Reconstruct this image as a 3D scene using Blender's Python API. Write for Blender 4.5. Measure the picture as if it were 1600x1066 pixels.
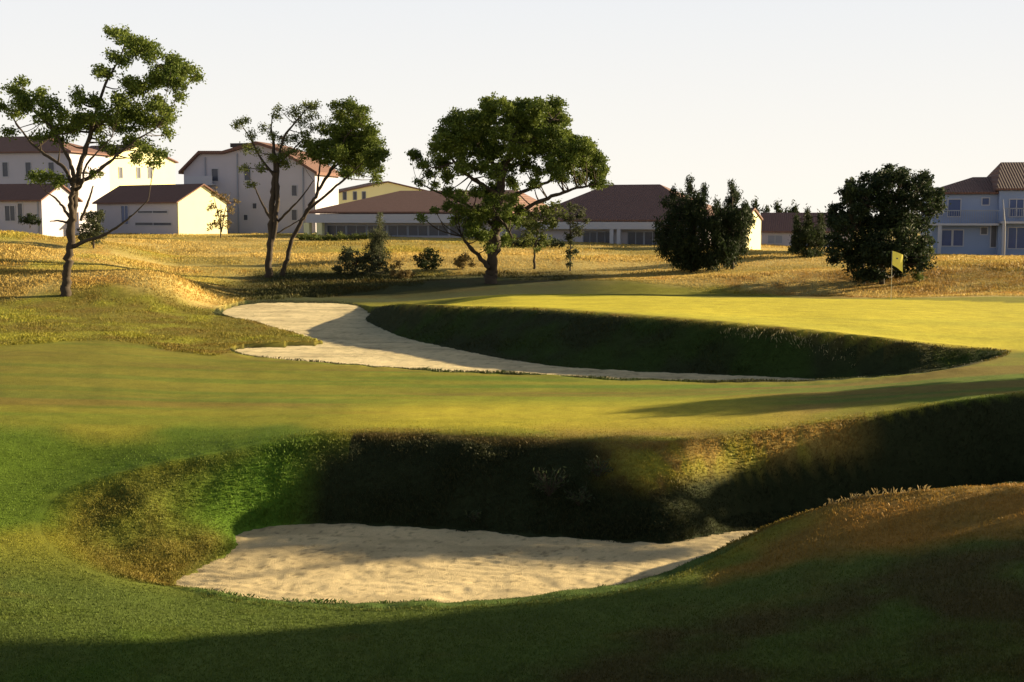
import bpy, math, random
import numpy as np
random.seed(7); rng = np.random.default_rng(7)
R = math.radians
for o in list(bpy.data.objects): bpy.data.objects.remove(o)
scene = bpy.context.scene
# ---------------------------------------------------------------- camera
F, CZ = 2000.0, 4.0                       # focal length in photo pixels, camera height
PITCH = math.atan(193/2000)
cam_d = bpy.data.cameras.new('camera'); cam = bpy.data.objects.new('camera', cam_d)
scene.collection.objects.link(cam); scene.camera = cam
cam_d.sensor_width = 36; cam_d.lens = 36*F/1600; cam_d.clip_end = 6000; cam_d.clip_start = .05
cam.location = (0, 0, CZ); cam.rotation_euler = (R(90)-PITCH, 0, 0)
# ---------------------------------------------------------------- light
SUN_A, SUN_E = 22.0, 13.5                 # degrees from +x towards +y, elevation
world = bpy.data.worlds.new('World'); scene.world = world; world.use_nodes = True
nt = world.node_tree
bg = nt.nodes['Background']; sky = nt.nodes.new('ShaderNodeTexSky')
sky.sky_type = 'NISHITA'; sky.sun_disc = False
sky.sun_elevation = R(SUN_E); sky.sun_rotation = R(90-SUN_A)
sky.air_density = 1.0; sky.dust_density = 3.0; sky.ozone_density = 1.0
geo = nt.nodes.new('ShaderNodeTexCoord'); sx = nt.nodes.new('ShaderNodeSeparateXYZ'); nt.links.new(geo.outputs['Generated'], sx.inputs[0])
mr = nt.nodes.new('ShaderNodeMapRange'); mr.interpolation_type = 'SMOOTHSTEP'    # pale summer haze low in the sky
mr.inputs[1].default_value = .19; mr.inputs[2].default_value = .42; mr.inputs[3].default_value = 1; mr.inputs[4].default_value = .0
nt.links.new(sx.outputs[2], mr.inputs[0])
hz = nt.nodes.new('ShaderNodeMix'); hz.data_type = 'RGBA'; hz.inputs[6].default_value = (7.9, 7.5, 6.7, 1); hz.inputs[7].default_value = (6.4, 6.6, 6.9, 1)
m2 = nt.nodes.new('ShaderNodeMapRange'); m2.inputs[1].default_value = .0; m2.inputs[2].default_value = .19
nt.links.new(sx.outputs[2], m2.inputs[0]); nt.links.new(m2.outputs[0], hz.inputs[0])
mxs = nt.nodes.new('ShaderNodeMix'); mxs.data_type = 'RGBA'; nt.links.new(mr.outputs[0], mxs.inputs[0])
nt.links.new(sky.outputs[0], mxs.inputs[6]); nt.links.new(hz.outputs[2], mxs.inputs[7])
nt.links.new(mxs.outputs[2], bg.inputs[0]); bg.inputs[1].default_value = .041
sd = bpy.data.lights.new('sun', 'SUN'); sd.energy = 5.0; sd.angle = R(.5); sd.color = (1, .80, .49)
sun = bpy.data.objects.new('sun', sd); scene.collection.objects.link(sun)
S = np.array([math.cos(R(SUN_E))*math.cos(R(SUN_A)), math.cos(R(SUN_E))*math.sin(R(SUN_A)), math.sin(R(SUN_E))])
from mathutils import Vector, Matrix
sun.rotation_euler = Vector(S).to_track_quat('Z', 'Y').to_euler(); sun.location = (60, 30, 30)
scene.view_settings.view_transform = 'Standard'; scene.view_settings.look = 'None'
scene.view_settings.exposure = 1.68; scene.view_settings.gamma = 1
scene.render.resolution_x = 1024; scene.render.resolution_y = 682
# ---------------------------------------------------------------- helpers
COL = scene.collection
def slope(v):
    yv = (533-np.asarray(v, float))/F; c, s = math.cos(PITCH), math.sin(PITCH)
    return (-s+yv*c)/(c+yv*s), c+yv*s
def PY(u, v, Y):                          # world point seen at (u,v) at depth Y
    k, d = slope(v); return np.array([(u-800)/F*Y/d, Y, CZ+k*Y])
def PZ(u, v, z):                          # ... at height z
    k, d = slope(v); Y = (z-CZ)/k; return np.array([(u-800)/F*Y/d, Y, z])
def tag(o, label=None, cat=None, group=None, kind=None):
    if label: o['label'] = label
    if cat: o['category'] = cat
    if group: o['group'] = group
    if kind: o['kind'] = kind
    return o
def mesh_obj(name, V, Fc, mat, parent=None, smooth=False, cols=None, loc=None):
    """V (n,3) array, Fc list of faces or (m,k) array"""
    me = bpy.data.meshes.new(name)
    V = np.asarray(V, float)
    if loc is not None: V = V-np.asarray(loc)
    if isinstance(Fc, np.ndarray):
        n, k = Fc.shape
        me.vertices.add(len(V)); me.vertices.foreach_set('co', V.astype(np.float32).ravel())
        me.loops.add(n*k); me.loops.foreach_set('vertex_index', Fc.astype(np.int32).ravel())
        me.polygons.add(n); me.polygons.foreach_set('loop_start', np.arange(0, n*k, k, dtype=np.int32))
        me.polygons.foreach_set('loop_total', np.full(n, k, dtype=np.int32))
        if smooth: me.polygons.foreach_set('use_smooth', np.ones(n, dtype=bool))
        me.update(calc_edges=True)
    else:
        me.from_pydata(V.tolist(), [], Fc)
        if smooth:
            for p in me.polygons: p.use_smooth = True
    if cols is not None:
        a = me.color_attributes.new('base', 'FLOAT_COLOR', 'POINT')
        c4 = np.ones((len(V), 4), np.float32); c4[:, :cols.shape[1]] = cols
        a.data.foreach_set('color', c4.ravel())
    me.validate()
    if mat: me.materials.append(mat)
    o = bpy.data.objects.new(name, me); COL.objects.link(o)
    if loc is not None: o.location = loc
    if parent: o.parent = parent; o.matrix_parent_inverse = Matrix()
    return o
def empty(name, loc, label, cat, group=None, rz=0):
    o = bpy.data.objects.new(name, None); COL.objects.link(o); o.location = loc; o.rotation_euler = (0, 0, rz)
    o.empty_display_size = .3
    return tag(o, label, cat, group)
def _h(ix, iy, seed):
    n = (ix.astype(np.int64)*374761393+iy.astype(np.int64)*668265263+seed*974711) & 0x7fffffff
    n = ((n ^ (n >> 13))*1274126177) & 0x7fffffff
    return ((n ^ (n >> 16)) & 0xffff)/65535.
def vnoise(x, y, seed=0):
    x = np.asarray(x, float); y = np.asarray(y, float)
    ix = np.floor(x); iy = np.floor(y); fx = x-ix; fy = y-iy
    fx = fx*fx*(3-2*fx); fy = fy*fy*(3-2*fy); ix = ix.astype(int); iy = iy.astype(int)
    a = _h(ix, iy, seed); b = _h(ix+1, iy, seed); c = _h(ix, iy+1, seed); d = _h(ix+1, iy+1, seed)
    return (a*(1-fx)+b*fx)*(1-fy)+(c*(1-fx)+d*fx)*fy
def fbm(x, y, seed=0, oct=3):
    r = 0; a = .5; t = 0
    for i in range(oct):
        r = r+a*vnoise(x*2**i+i*13.7, y*2**i+i*7.1, seed+i); t += a; a *= .5
    return r/t*2-1
def sstep(x, a, b):
    t = np.clip((x-a)/(b-a), 0, 1); return t*t*(3-2*t)
# ---------------------------------------------------------------- polygon tools (world XY)
def closed_dist(poly, x, y, zs=None):
    """distance to closed polyline, inside flag, z interpolated along it"""
    P = np.asarray(poly)[:, :2]; n = len(P)
    best = np.full(x.shape, 1e9); ins = np.zeros(x.shape, bool); zz = np.zeros(x.shape)
    for i in range(n):
        x0, y0 = P[i]; x1, y1 = P[(i+1) % n]; dx, dy = x1-x0, y1-y0
        t = np.clip(((x-x0)*dx+(y-y0)*dy)/(dx*dx+dy*dy+1e-12), 0, 1)
        d = np.hypot(x-x0-t*dx, y-y0-t*dy); m = d < best; best = np.where(m, d, best)
        if zs is not None: zz = np.where(m, zs[i]*(1-t)+zs[(i+1) % n]*t, zz)
        c = ((y0 > y) != (y1 > y)) & (x < (x1-x0)*(y-y0)/(y1-y0+1e-12)+x0); ins ^= c
    return best, ins, zz
def smooth_closed(P, n=4):
    """Catmull-Rom resample of a closed (k,3) polygon"""
    P = np.asarray(P, float); k = len(P); out = []
    for i in range(k):
        a, b, c, d = P[i-1], P[i], P[(i+1) % k], P[(i+2) % k]
        for j in range(n):
            t = j/n
            out.append(.5*((2*b)+(c-a)*t+(2*a-5*b+4*c-d)*t*t+(3*b-a-3*c+d)*t**3))
    return np.array(out)
# ---------------------------------------------------------------- terrain definition
YK = np.array([1, 4, 8, 12, 15, 17.5, 20, 24, 28, 33, 38, 45, 52, 60, 70, 85, 105, 130, 200, 600, 4000.])
UK = np.array([-1500, -300, 0, 150, 280, 390, 560, 800, 1000, 1300, 1600, 2000, 3100.])
ZK = np.array([
 [2.2, .8, -1.1, -1.2, -1.15, -1.0, -.6, .05, .1, .1, .2, .6, 1.1, 1.7, 2.4, 3.0, 2.2, 1.7, 1.5, 1, 0],
 [2.2, .8, -1.1, -1.2, -1.15, -1.05, -.75, 0, .05, .05, .1, .35, .8, 1.35, 2.1, 3.0, 2.2, 1.7, 1.5, 1, 0],
 [2.2, .8, -1.1, -1.2, -1.15, -1.05, -.8, -.05, 0, 0, .03, .2, .5, 1.0, 1.9, 2.9, 2.2, 1.7, 1.5, 1, 0],
 [2.2, .8, -1.1, -1.2, -1.2, -1.15, -.8, -.05, -.05, -.05, .0, .12, .4, .9, 1.5, 2.2, 2.3, 2.4, 2.0, 1, 0],
 [2.2, .8, -1.1, -1.2, -1.25, -1.3, -.9, -.05, -.1, -.15, -.08, .02, .25, 1.0, .7, 1.2, 2.1, 2.4, 2.0, 1, 0],
 [2.2, .8, -1.1, -1.2, -1.25, -1.35, -.9, -.05, -.1, -.2, -.15, -.12, -.05, .1, .4, 1.2, 2.1, 2.4, 2.0, 1, 0],
 [2.2, .8, -1.1, -1.2, -1.25, -1.38, -1.0, -.05, -.1, -.23, -.2, -.2, -.1, .02, .4, 1.2, 2.1, 2.4, 2.0, 1, 0],
 [2.2, .8, -1.1, -1.15, -1.2, -1.35, -1.0, -.05, -.1, -.25, .8, .87, .75, .45, .4, 1.2, 2.0, 2.3, 2.0, 1, 0],
 [2.2, .9, -1.0, -1.05, -1.1, -1.2, -1.0, -.05, -.1, -.25, .95, .9, .75, .5, .5, 1.1, 1.7, 1.9, 1.5, 1, 0],
 [2.2, 1., -.7, -.8, -.78, -.75, -.6, .05, .05, -.05, .74, .75, .65, .3, .85, 1.45, 1.3, 1.2, 1.2, 1, 0],
 [2.2, 1.1, -.2, -.38, -.42, -.38, -.2, .1, .34, .42, .5, .6, .65, .62, 1.15, 1.35, 1.0, 1.0, 1.0, 1, 0],
 [2.2, 1.2, .1, -.1, -.1, -.05, .0, .2, .4, .5, .55, .65, .7, .8, 1.3, 1.4, 1.0, 1.0, 1.0, 1, 0],
 [2.2, 1.5, .5, .3, .3, .3, .3, .3, .3, .3, .4, .6, .8, 1.0, 1.4, 1.4, 1.0, 1.0, 1.0, 1, 0]])
def hermite(xk, f, x):
    """f(i)->values at knot i (broadcast to x); piecewise cubic with limited slopes"""
    i = np.clip(np.searchsorted(xk, x)-1, 0, len(xk)-2)
    return i, (x-xk[i])/(xk[i+1]-xk[i])
LY = np.log(YK)
def tang(xk, A, axis):
    A = np.moveaxis(A, axis, 0); h = np.diff(xk).reshape(-1, *([1]*(A.ndim-1))); d = np.diff(A, axis=0)/h
    m = np.zeros_like(A); m[1:-1] = np.where(d[1:]*d[:-1] > 0, 2*d[1:]*d[:-1]/(d[1:]+d[:-1]+1e-12), 0); m[0] = d[0]; m[-1] = d[-1]
    return np.moveaxis(m, 0, axis)
TY = tang(LY, ZK, 1)
def base_z(x, y):
    y = np.maximum(y, 1.0); u = 800+F*x/y; u = np.clip(u, UK[0], UK[-1]); ly = np.clip(np.log(y), LY[0], LY[-1])
    j, t = hermite(LY, None, ly); h = LY[j+1]-LY[j]
    h00 = 2*t**3-3*t*t+1; h10 = t**3-2*t*t+t; h01 = -2*t**3+3*t*t; h11 = t**3-t*t
    i, s = hermite(UK, None, u); s = s*.4+.6*s*s*(3-2*s)
    def row(k): return h00*ZK[k, j]+h10*h*TY[k, j]+h01*ZK[k, j+1]+h11*h*TY[k, j+1]
    return row(i)*(1-s)+row(i+1)*s
def poly3(L): return np.array([PZ(*p) for p in L])
RIM1 = smooth_closed(poly3([(265, 919, -1.40), (400, 942, -1.42), (600, 952, -1.42), (830, 942, -1.36), (1000, 920, -1.27), (1100, 882, -1.17),
  (1190, 838, -1.0), (1270, 797, -.6), (1400, 772, -.4), (1600, 758, -.2), (1900, 765, 0), (1960, 690, .1), (1900, 598, .4), (1600, 613, .33),
  (1400, 641, .17), (1300, 655, .08), (1200, 670, .0), (1100, 684, -.05), (1000, 686, -.05), (900, 683, -.05), (780, 677, -.03), (640, 672, -.03),
  (480, 677, -.05), (380, 698, -.2), (230, 727, -.4), (110, 757, -.6), (55, 815, -.9), (95, 870, -1.1), (180, 903, -1.25)]), 3)
def sand1_z(x, y): return -1.5+.05*(y-18)
def pz_fn(u, v, fn):
    z = -1.4
    for _ in range(6):
        p = PZ(u, v, z); z = float(fn(p[0], p[1]))
    return PZ(u, v, z)
SAND1 = smooth_closed(np.array([pz_fn(u, v, sand1_z) for u, v in [(268, 914), (320, 885), (366, 856), (374, 832), (470, 819), (600, 822), (720, 828), (850, 838), (980, 846),
  (1100, 842), (1192, 832), (1150, 858), (1060, 890), (1000, 908), (930, 920), (800, 934), (700, 942), (600, 945), (500, 942), (400, 936), (320, 925)]]), 3)
FL1 = np.array(list(SAND1[:31])+[])    # replaced below: the sand outline plus the grassy channel that leaves it to the right
_s = [pz_fn(u, v, sand1_z) for u, v in [(268, 914), (320, 885), (366, 856), (374, 832), (470, 819), (600, 822), (720, 828), (850, 838), (980, 846), (1080, 843)]]
_s += [np.array(p) for p in [(4.2, 23.0, -1.4), (6.5, 24.0, -1.55), (9.5, 25.3, -1.6), (13, 26, -1.3), (15.5, 25.6, -1.0), (15, 23.5, -1.2), (9, 22.6, -1.6), (6, 21.9, -1.5)]]
_s += [pz_fn(u, v, sand1_z) for u, v in [(1150, 858), (1060, 890), (1000, 908), (930, 920), (800, 934), (700, 942), (600, 945), (500, 942), (400, 936), (320, 925)]]
FL1 = smooth_closed(_s, 3)
RIM2 = smooth_closed(poly3([(1586, 550, .33), (1500, 575, .28), (1400, 588, .06), (1300, 597, -.12), (1150, 600, -.23), (1000, 596, -.26), (800, 587, -.26), (600, 577, -.26), (430, 564, -.24),
  (350, 551, -.2), (375, 539, -.24), (430, 535, -.2), (505, 533, -.26), (450, 517, -.16), (380, 499, .05), (325, 488, .1), (385, 470, .1), (460, 469, .03), (545, 472, .02), (572, 479, .08),
  (600, 477, .35), (640, 474, .68), (720, 478, .82), (850, 482, .92), (1000, 492, 1.0), (1150, 505, .92), (1300, 520, .78), (1400, 530, .68), (1500, 540, .5)]), 3)
def sand2_z(x, y): return -.36+.36*sstep(y, 46, 61)
_t = [(345, 488), (400, 474), (470, 473.5), (540, 475.5), (580, 488), (570, 499), (600, 515), (640, 530), (700, 543), (800, 563), (900, 575), (1050, 582), (1200, 589)]
SAND2 = smooth_closed(np.array([pz_fn(u, v, sand2_z) for u, v in _t+[(1290, 594), (1200, 596.5), (1000, 592.5), (800, 584), (600, 573.5), (430, 560.5), (362, 549), (385, 543.5), (430, 541.5), (490, 536), (450, 522), (395, 503)]]), 3)
_f = [pz_fn(u, v, sand2_z) for u, v in _t]+[PZ(1320, 589, -.33), PZ(1420, 580, -.08), PZ(1500, 570, .06), PZ(1545, 562, .2), PZ(1500, 573, .1), PZ(1400, 586, -.08), PZ(1290, 594, -.3)]
_f += [pz_fn(u, v, sand2_z) for u, v in [(1200, 596.5), (1000, 592.5), (800, 584), (600, 573.5), (430, 560.5), (362, 549), (385, 543.5), (430, 541.5), (490, 536), (450, 522), (395, 503)]]
FL2 = smooth_closed(_f, 3)
def dense(P, step=.5):
    out = []
    for a, b in zip(P, np.roll(P, -1, 0)):
        n = max(1, int(np.hypot(*(b-a)[:2])/step)); out += [a+(b-a)*i/n for i in range(n)]
    return np.array(out)
def idw(P, x, y):
    num = np.zeros(x.shape); den = np.zeros(x.shape)
    for px, py, pz in P:
        w = 1/((x-px)**2+(y-py)**2+.10)**1.8; num += w*pz; den += w
    return num/den
def hollow(x, y, z, rim, fl, fall, drop, pw=1.):
    m = (x > rim[:, 0].min()-8) & (x < rim[:, 0].max()+8) & (y > rim[:, 1].min()-8) & (y < rim[:, 1].max()+8)
    if not m.any(): return z, np.full(x.shape, 99.), np.zeros(x.shape)
    xs, ys = x[m], y[m]
    d, ins, _ = closed_dist(rim, xs, ys); df, inf, _ = closed_dist(fl, xs, ys)
    zr = idw(dense(rim), xs, ys); zf = idw(dense(fl), xs, ys)
    # outside: pull the base towards the rim height
    nb = z[m]+(zr-z[m])*np.exp(-(d/fall)**2)
    t = d/(d+df+1e-6); s = .45*t+.55*t*t*(3-2*t) if pw == 1 else .12*t+.88*t**pw
    wall = zr*(1-s)+zf*s
    floor = zf-drop*sstep(df, 0, .25)
    zi = np.where(inf, floor, wall)
    out = z.copy(); out[m] = np.where(ins, zi, nb)
    sd_ = np.full(x.shape, 99.); sd_[m] = np.where(ins, -d, d)
    tt = np.zeros(x.shape); tt[m] = np.where(ins, np.where(inf, 1, t), 0)
    return out, sd_, tt
# hand-placed extra relief: (x, y, rx, ry, height)
BUMPS = [(-19.5, 58, 7, 3.6, .75), (-13.5, 57.5, 3.5, 2.2, .45), (14, 68, 12, 4, .35), (30, 70, 10, 5, .4), (-4, 84, 14, 4, .3), (-22, 82, 12, 4, .35), (6, 62.5, 9, 2.2, -.3), (-6, 66, 7, 3.5, -.4), (-30, 72, 9, 3, .3), (-17, 75, 5, 2.2, .3), (24, 62, 7, 2, .2)]
def height(x, y, full=False):
    x = np.asarray(x, float); y = np.asarray(y, float)
    z = base_z(x, y)
    for bx, by, rx, ry, h in BUMPS: z = z+h*np.exp(-((x-bx)/rx)**2-((y-by)/ry)**2)
    z, d1, t1 = hollow(x, y, z, RIM1, FL1, 2.0, .12, 1.8)
    z, d2, t2 = hollow(x, y, z, RIM2, FL2, 2.5, .10)
    z = z+.05*fbm(x*.25, y*.25, 3, 2)*sstep(y, 24, 60)+.012*fbm(x*1.3, y*1.3, 9, 2)
    wob = sstep(t1, .0, .3)*(1-sstep(t1, .8, 1))*.08*fbm(x*1.6, y*1.6, 21, 3)+sstep(t2, 0, .3)*(1-sstep(t2, .8, 1))*.07*fbm(x*1.1, y*1.1, 22, 3)
    z = z+wob
    if full: return z, d1, t1, d2, t2
    return z
def H(x, y): return float(height(np.array([x]), np.array([y]))[0])
def ground_at(u, v, z0=0.):               # where the view through (u,v) meets the terrain (used to place things in the world)
    k, d = slope(v); Y = np.geomspace(10, 300, 4000); X = (u-800)/F*Y/d; Z = CZ+k*Y
    i = np.argmax(height(X, Y) >= Z); return np.array([X[i], Y[i], Z[i]])
def G(u, Y):                              # ground point on the bearing u at depth Y
    x = (u-800)/F*Y/slope(450)[1]; return np.array([x, Y, H(x, Y)])
# ---------------------------------------------------------------- materials
def nodes(m):
    m.use_nodes = True; n = m.node_tree.nodes; return n, m.node_tree.links, n['Principled BSDF']
def simple(name, col, rough=.8, noise=0., scale=8., bump=0., metal=0.):
    m = bpy.data.materials.new(name); n, l, b = nodes(m)
    b.inputs['Roughness'].default_value = rough; b.inputs['Metallic'].default_value = metal
    b.inputs['Specular IOR Level'].default_value = .25
    tc = n.new('ShaderNodeTexCoord'); nz = n.new('ShaderNodeTexNoise'); nz.inputs['Scale'].default_value = scale; nz.inputs['Detail'].default_value = 6
    l.new(tc.outputs['Object'], nz.inputs['Vector'])
    mx = n.new('ShaderNodeMix'); mx.data_type = 'RGBA'
    mx.inputs[6].default_value = (*[c*(1-noise) for c in col], 1); mx.inputs[7].default_value = (*[min(1, c*(1+noise)) for c in col], 1)
    l.new(nz.outputs[0], mx.inputs[0]); l.new(mx.outputs[2], b.inputs['Base Color'])
    if bump:
        bp = n.new('ShaderNodeBump'); bp.inputs['Strength'].default_value = bump; bp.inputs['Distance'].default_value = .02
        l.new(nz.outputs[0], bp.inputs['Height']); l.new(bp.outputs[0], b.inputs['Normal'])
    return m
def ground_mat(name, scales, var=.35, bump=.6, dist=.03, speck=0.):
    """vertex albedo times several scales of mottling"""
    m = bpy.data.materials.new(name); n, l, b = nodes(m)
    b.inputs['Roughness'].default_value = .95; b.inputs['Specular IOR Level'].default_value = .08
    at = n.new('ShaderNodeAttribute'); at.attribute_name = 'base'
    tc = n.new('ShaderNodeTexCoord'); cur = at.outputs['Color']; hs = None
    for k, (sc, w) in enumerate(scales):
        nz = n.new('ShaderNodeTexNoise'); nz.inputs['Scale'].default_value = sc; nz.inputs['Detail'].default_value = 5; nz.inputs['Roughness'].default_value = .65
        l.new(tc.outputs['Object'], nz.inputs['Vector'])
        mr = n.new('ShaderNodeMapRange'); mr.inputs[1].default_value = .3; mr.inputs[2].default_value = .7
        mr.inputs[3].default_value = 1-w; mr.inputs[4].default_value = 1+w; l.new(nz.outputs[0], mr.inputs[0])
        vm = n.new('ShaderNodeVectorMath'); vm.operation = 'SCALE'; l.new(cur, vm.inputs[0]); l.new(mr.outputs[0], vm.inputs['Scale']); cur = vm.outputs[0]
        hs = nz.outputs[0]
    l.new(cur, b.inputs['Base Color'])
    bp = n.new('ShaderNodeBump'); bp.inputs['Strength'].default_value = bump; bp.inputs['Distance'].default_value = dist
    l.new(hs, bp.inputs['Height']); l.new(bp.outputs[0], b.inputs['Normal'])
    return m
def blade_mat(name, trans=.25):
    m = bpy.data.materials.new(name); n, l, b = nodes(m)
    at = n.new('ShaderNodeAttribute'); at.attribute_name = 'base'
    b.inputs['Roughness'].default_value = .7; b.inputs['Specular IOR Level'].default_value = .15
    l.new(at.outputs['Color'], b.inputs['Base Color'])
    tr = n.new('ShaderNodeBsdfTranslucent'); l.new(at.outputs['Color'], tr.inputs['Color'])
    ms = n.new('ShaderNodeMixShader'); ms.inputs[0].default_value = trans
    l.new(b.outputs[0], ms.inputs[1]); l.new(tr.outputs[0], ms.inputs[2]); l.new(ms.outputs[0], n['Material Output'].inputs['Surface'])
    return m
M_turf = ground_mat('turf', [(.35, .12), (2., .16), (11., .14), (45., .25)])
M_sand = ground_mat('bunker_sand', [(.6, .06), (9., .08), (60., .18)], bump=.9, dist=.04)
M_blade = blade_mat('grass_blades'); M_leaf = blade_mat('leaves', .3)
# ---------------------------------------------------------------- ground colours (albedo) by zones of turf, with some sun and shade painted in
def zpoly(L, z):                          # outline of a zone, at its approximate height
    return np.array([PZ(u, v, z if len(L[0]) == 2 else 0) for u, v in L])
def zmask(x, y, P, soft):
    m = np.zeros(x.shape); b = (x > P[:, 0].min()-soft*3) & (x < P[:, 0].max()+soft*3) & (y > P[:, 1].min()-soft*3) & (y < P[:, 1].max()+soft*3)
    if b.any():
        xs = x[b]+.5*soft*fbm(x[b]*.9/soft, y[b]*.9/soft, 31, 2); ys = y[b]+.8*soft*fbm(x[b]*.9/soft, y[b]*.9/soft, 41, 2)
        d, ins, _ = closed_dist(P, xs, ys); sdist = np.where(ins, d, -d); m[b] = sstep(sdist, -soft*.5, soft*.5)
    return m
C_fair = np.array([.175, .182, .022]); C_lush = np.array([.062, .125, .012]); C_dark = np.array([.055, .088, .018])
C_gold = np.array([.42, .33, .115]); C_green = np.array([.45, .39, .036]); C_brown = np.array([.17, .115, .028])
C_olive = np.array([.11, .10, .018]); C_red = np.array([.085, .060, .022]); C_orange = np.array([.26, .14, .030]); C_bank_shade = np.array([.026, .032, .012])
Z_green = RIM2                            # (see below)
GREEN = np.array([p[:2] for p in [PZ(600, 477, .35), PZ(640, 474, .68), PZ(720, 478, .82), PZ(850, 482, .92), PZ(1000, 492, 1.0), PZ(1150, 505, .92), PZ(1300, 520, .78), PZ(1400, 530, .68),
  PZ(1500, 540, .5), PZ(1586, 550, .33), PZ(1700, 540, .5), PZ(1750, 500, .6), PZ(1700, 482, .65)]]+[G(u, Y)[:2] for u, Y in [(1600, 50), (1400, 53), (1300, 54), (1100, 56), (1000, 56), (850, 58), (740, 58), (680, 54)]])
LEFTG = np.array([G(u, Y)[:2] for u, Y in [(-900, 24), (-300, 24.5), (0, 24.5), (300, 24.6), (470, 24.6), (520, 23.7), (380, 22.8), (230, 22.4), (100, 21.8), (40, 20), (-300, 19.5), (-900, 19)]])
GOLD = np.array([G(u, Y)[:2] for u, Y in [(-1400, 50), (-300, 52), (0, 53.5), (110, 55.5), (250, 55), (330, 56), (390, 59.5), (450, 63), (560, 68), (760, 75), (1000, 66), (1180, 62), (1300, 60), (1450, 56), (1600, 55), (2200, 55), (3000, 60), (3000, 300), (-1400, 300)]])
PATCH = np.array([G(u, Y)[:2] for u, Y in [(-1400, 38), (-300, 38), (0, 39.5), (150, 41.5), (210, 41), (330, 38.8), (352, 39.5), (440, 42), (505, 43.5), (440, 47.5), (370, 53), (330, 56), (250, 56), (110, 57), (0, 55), (-300, 54), (-1400, 52)]])
BROWNB = np.array([G(u, Y)[:2] for u, Y in [(820, 24.6), (950, 25.6), (1080, 26.1), (1200, 26.8), (1290, 26.5), (1300, 25.5), (1200, 24.3), (1100, 23.3), (1000, 23.2), (900, 23.4)]])
MOUND = np.array([G(u, Y)[:2] for u, Y in [(1190, 19.2), (1290, 20.2), (1400, 20.6), (1600, 20.6), (2100, 20.4), (2100, 17.5), (1600, 17.4), (1420, 17.6), (1280, 17.4), (1130, 17.7)]])
REDN = np.array([G(u, Y)[:2] for u, Y in [(820, 14.0), (1000, 15.6), (1250, 16.6), (1600, 17.2), (2200, 17.5), (2200, 9), (1100, 10), (850, 11.5)]])
NEAR2 = np.array([[-40, 42], [-8.9, 40], [-3.6, 36], [0, 34.5], [3.3, 33.2], [5.7, 32.5], [8, 32], [11, 31.7], [40, 31.7]])
def albedo(x, y, z, d1, t1, d2, t2):
    n1 = fbm(x*.22, y*.22, 51, 3); n2 = fbm(x*.9, y*.9, 61, 3); n3 = fbm(x*3.1, y*3.1, 71, 2); ns = fbm(x*.12, y*.9, 81, 3)
    col = np.empty(x.shape+(3,)); col[:] = C_fair*np.array([1.1, 1.02, 1])
    def mix(c, w): 
        nonlocal col
        w = np.clip(w, 0, 1)[..., None]; col = col*(1-w)+np.asarray(c)*w
    mix(C_lush*np.array([1.5, 1.05, 1]), .55*sstep(n1+.4*ns, .0, .6)*(y < 60)); mix(C_brown*1.0, .7*sstep(ns, .05, .4)*sstep(y+n1, 23.3, 27)*(y < 48)); nl = fbm(x*.10+3, y*1.5, 88, 3); mix(C_lush*1.2, .7*sstep(nl, .0, .4)*sstep(y+n1, 23.3, 27)*(y < 48)); mix(C_olive*1.2, .55*(1-sstep(x, -12, 1))*sstep(y, 26, 29)*(y < 42))
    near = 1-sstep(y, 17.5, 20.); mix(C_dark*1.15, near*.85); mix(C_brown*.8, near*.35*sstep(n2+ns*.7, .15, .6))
    mix(C_lush, zmask(x, y, LEFTG, 1.4)*.8)
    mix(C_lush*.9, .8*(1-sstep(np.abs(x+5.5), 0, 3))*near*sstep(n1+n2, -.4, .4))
    mix(C_red*.75, zmask(x, y, REDN, 1.6)*sstep(n2+.5*n1, -.5, .35)*.8)
    w = zmask(x, y, MOUND, 1.0); mix(C_orange*1.2, w*.95); mix(C_brown*1.3, w*.6*sstep(n2, -.1, .45))
    w = zmask(x, y, BROWNB, .8); mix(C_brown*1.25, w*.9)
    w = sstep(y, 23.5, 25)*(1-sstep(y, 27, 30.5))*sstep(x, -5, -1)*(1-sstep(x, 4, 7)); mix(C_green*.85, w*.75)  # sunlit band above the near crest painted into the turf
    w = zmask(x, y, PATCH, .8); mix(C_olive*1.35, w); mix(C_fair*1.3, w*.7*sstep(n2, 0, .5)); mix(C_brown*.8, w*.5*sstep(-n2, .1, .5)*(x < -9))
    w = zmask(x, y, GOLD, 2.0)*(y > 45); mix(C_gold, w); mix(C_olive*1.6, w*.55*sstep(fbm(x*.07+9, y*.2, 64, 3), .02, .35)); mix(C_orange*1.5, w*.45*sstep(n2+.8*n1, .1, .7)); mix(C_brown, w*.45*sstep(-n1+.5*ns, .25, .7))
    mix(C_fair*1.5, w*.5*sstep(n1, .15, .5)*(y > 62)*(x < 8))
    # darker rough scrub around the back of the green, and shade painted into the hollow behind the far bunker
    w = sstep(y, 59.3, 60.5)*(1-sstep(y+3*n1, 74, 79))*sstep(x+n1, -16, -13.5)*(1-sstep(x, 2, 8)); mix(C_bank_shade*1.5, w*.97*sstep(n2*.6+.9+ns, -.2, .4)); mix(C_brown*.45, w*.45*sstep(ns+.3*n2, .1, .4)); mix(C_olive*.5, w*.4*sstep(n1, .1, .4))
    w = sstep(y, 57, 59)*(1-sstep(y, 66, 72))*sstep(x, 9, 13); mix(C_orange*.75, w*.6*sstep(n2+.3, -.2, .5))
    w = zmask(x, y, GREEN, .35); mix(C_green, w); mix(C_fair*1.5, w*.35*sstep(ns, 0, .5))
    # rough faces of the two hollows, their shade painted in as dark turf
    w = sstep(t1, .03, .12); fr = (1-sstep(y, 19.2, 20.6))*sstep(x, -5.3, -4.5); mix(C_bank_shade, w*(1-fr)*np.where(x < -3, sstep(t1, .05, .55), 1)); mix(C_dark*1.2, w*fr); w = w*(1-fr); wl = w*sstep(t1, .02, .5)
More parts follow.
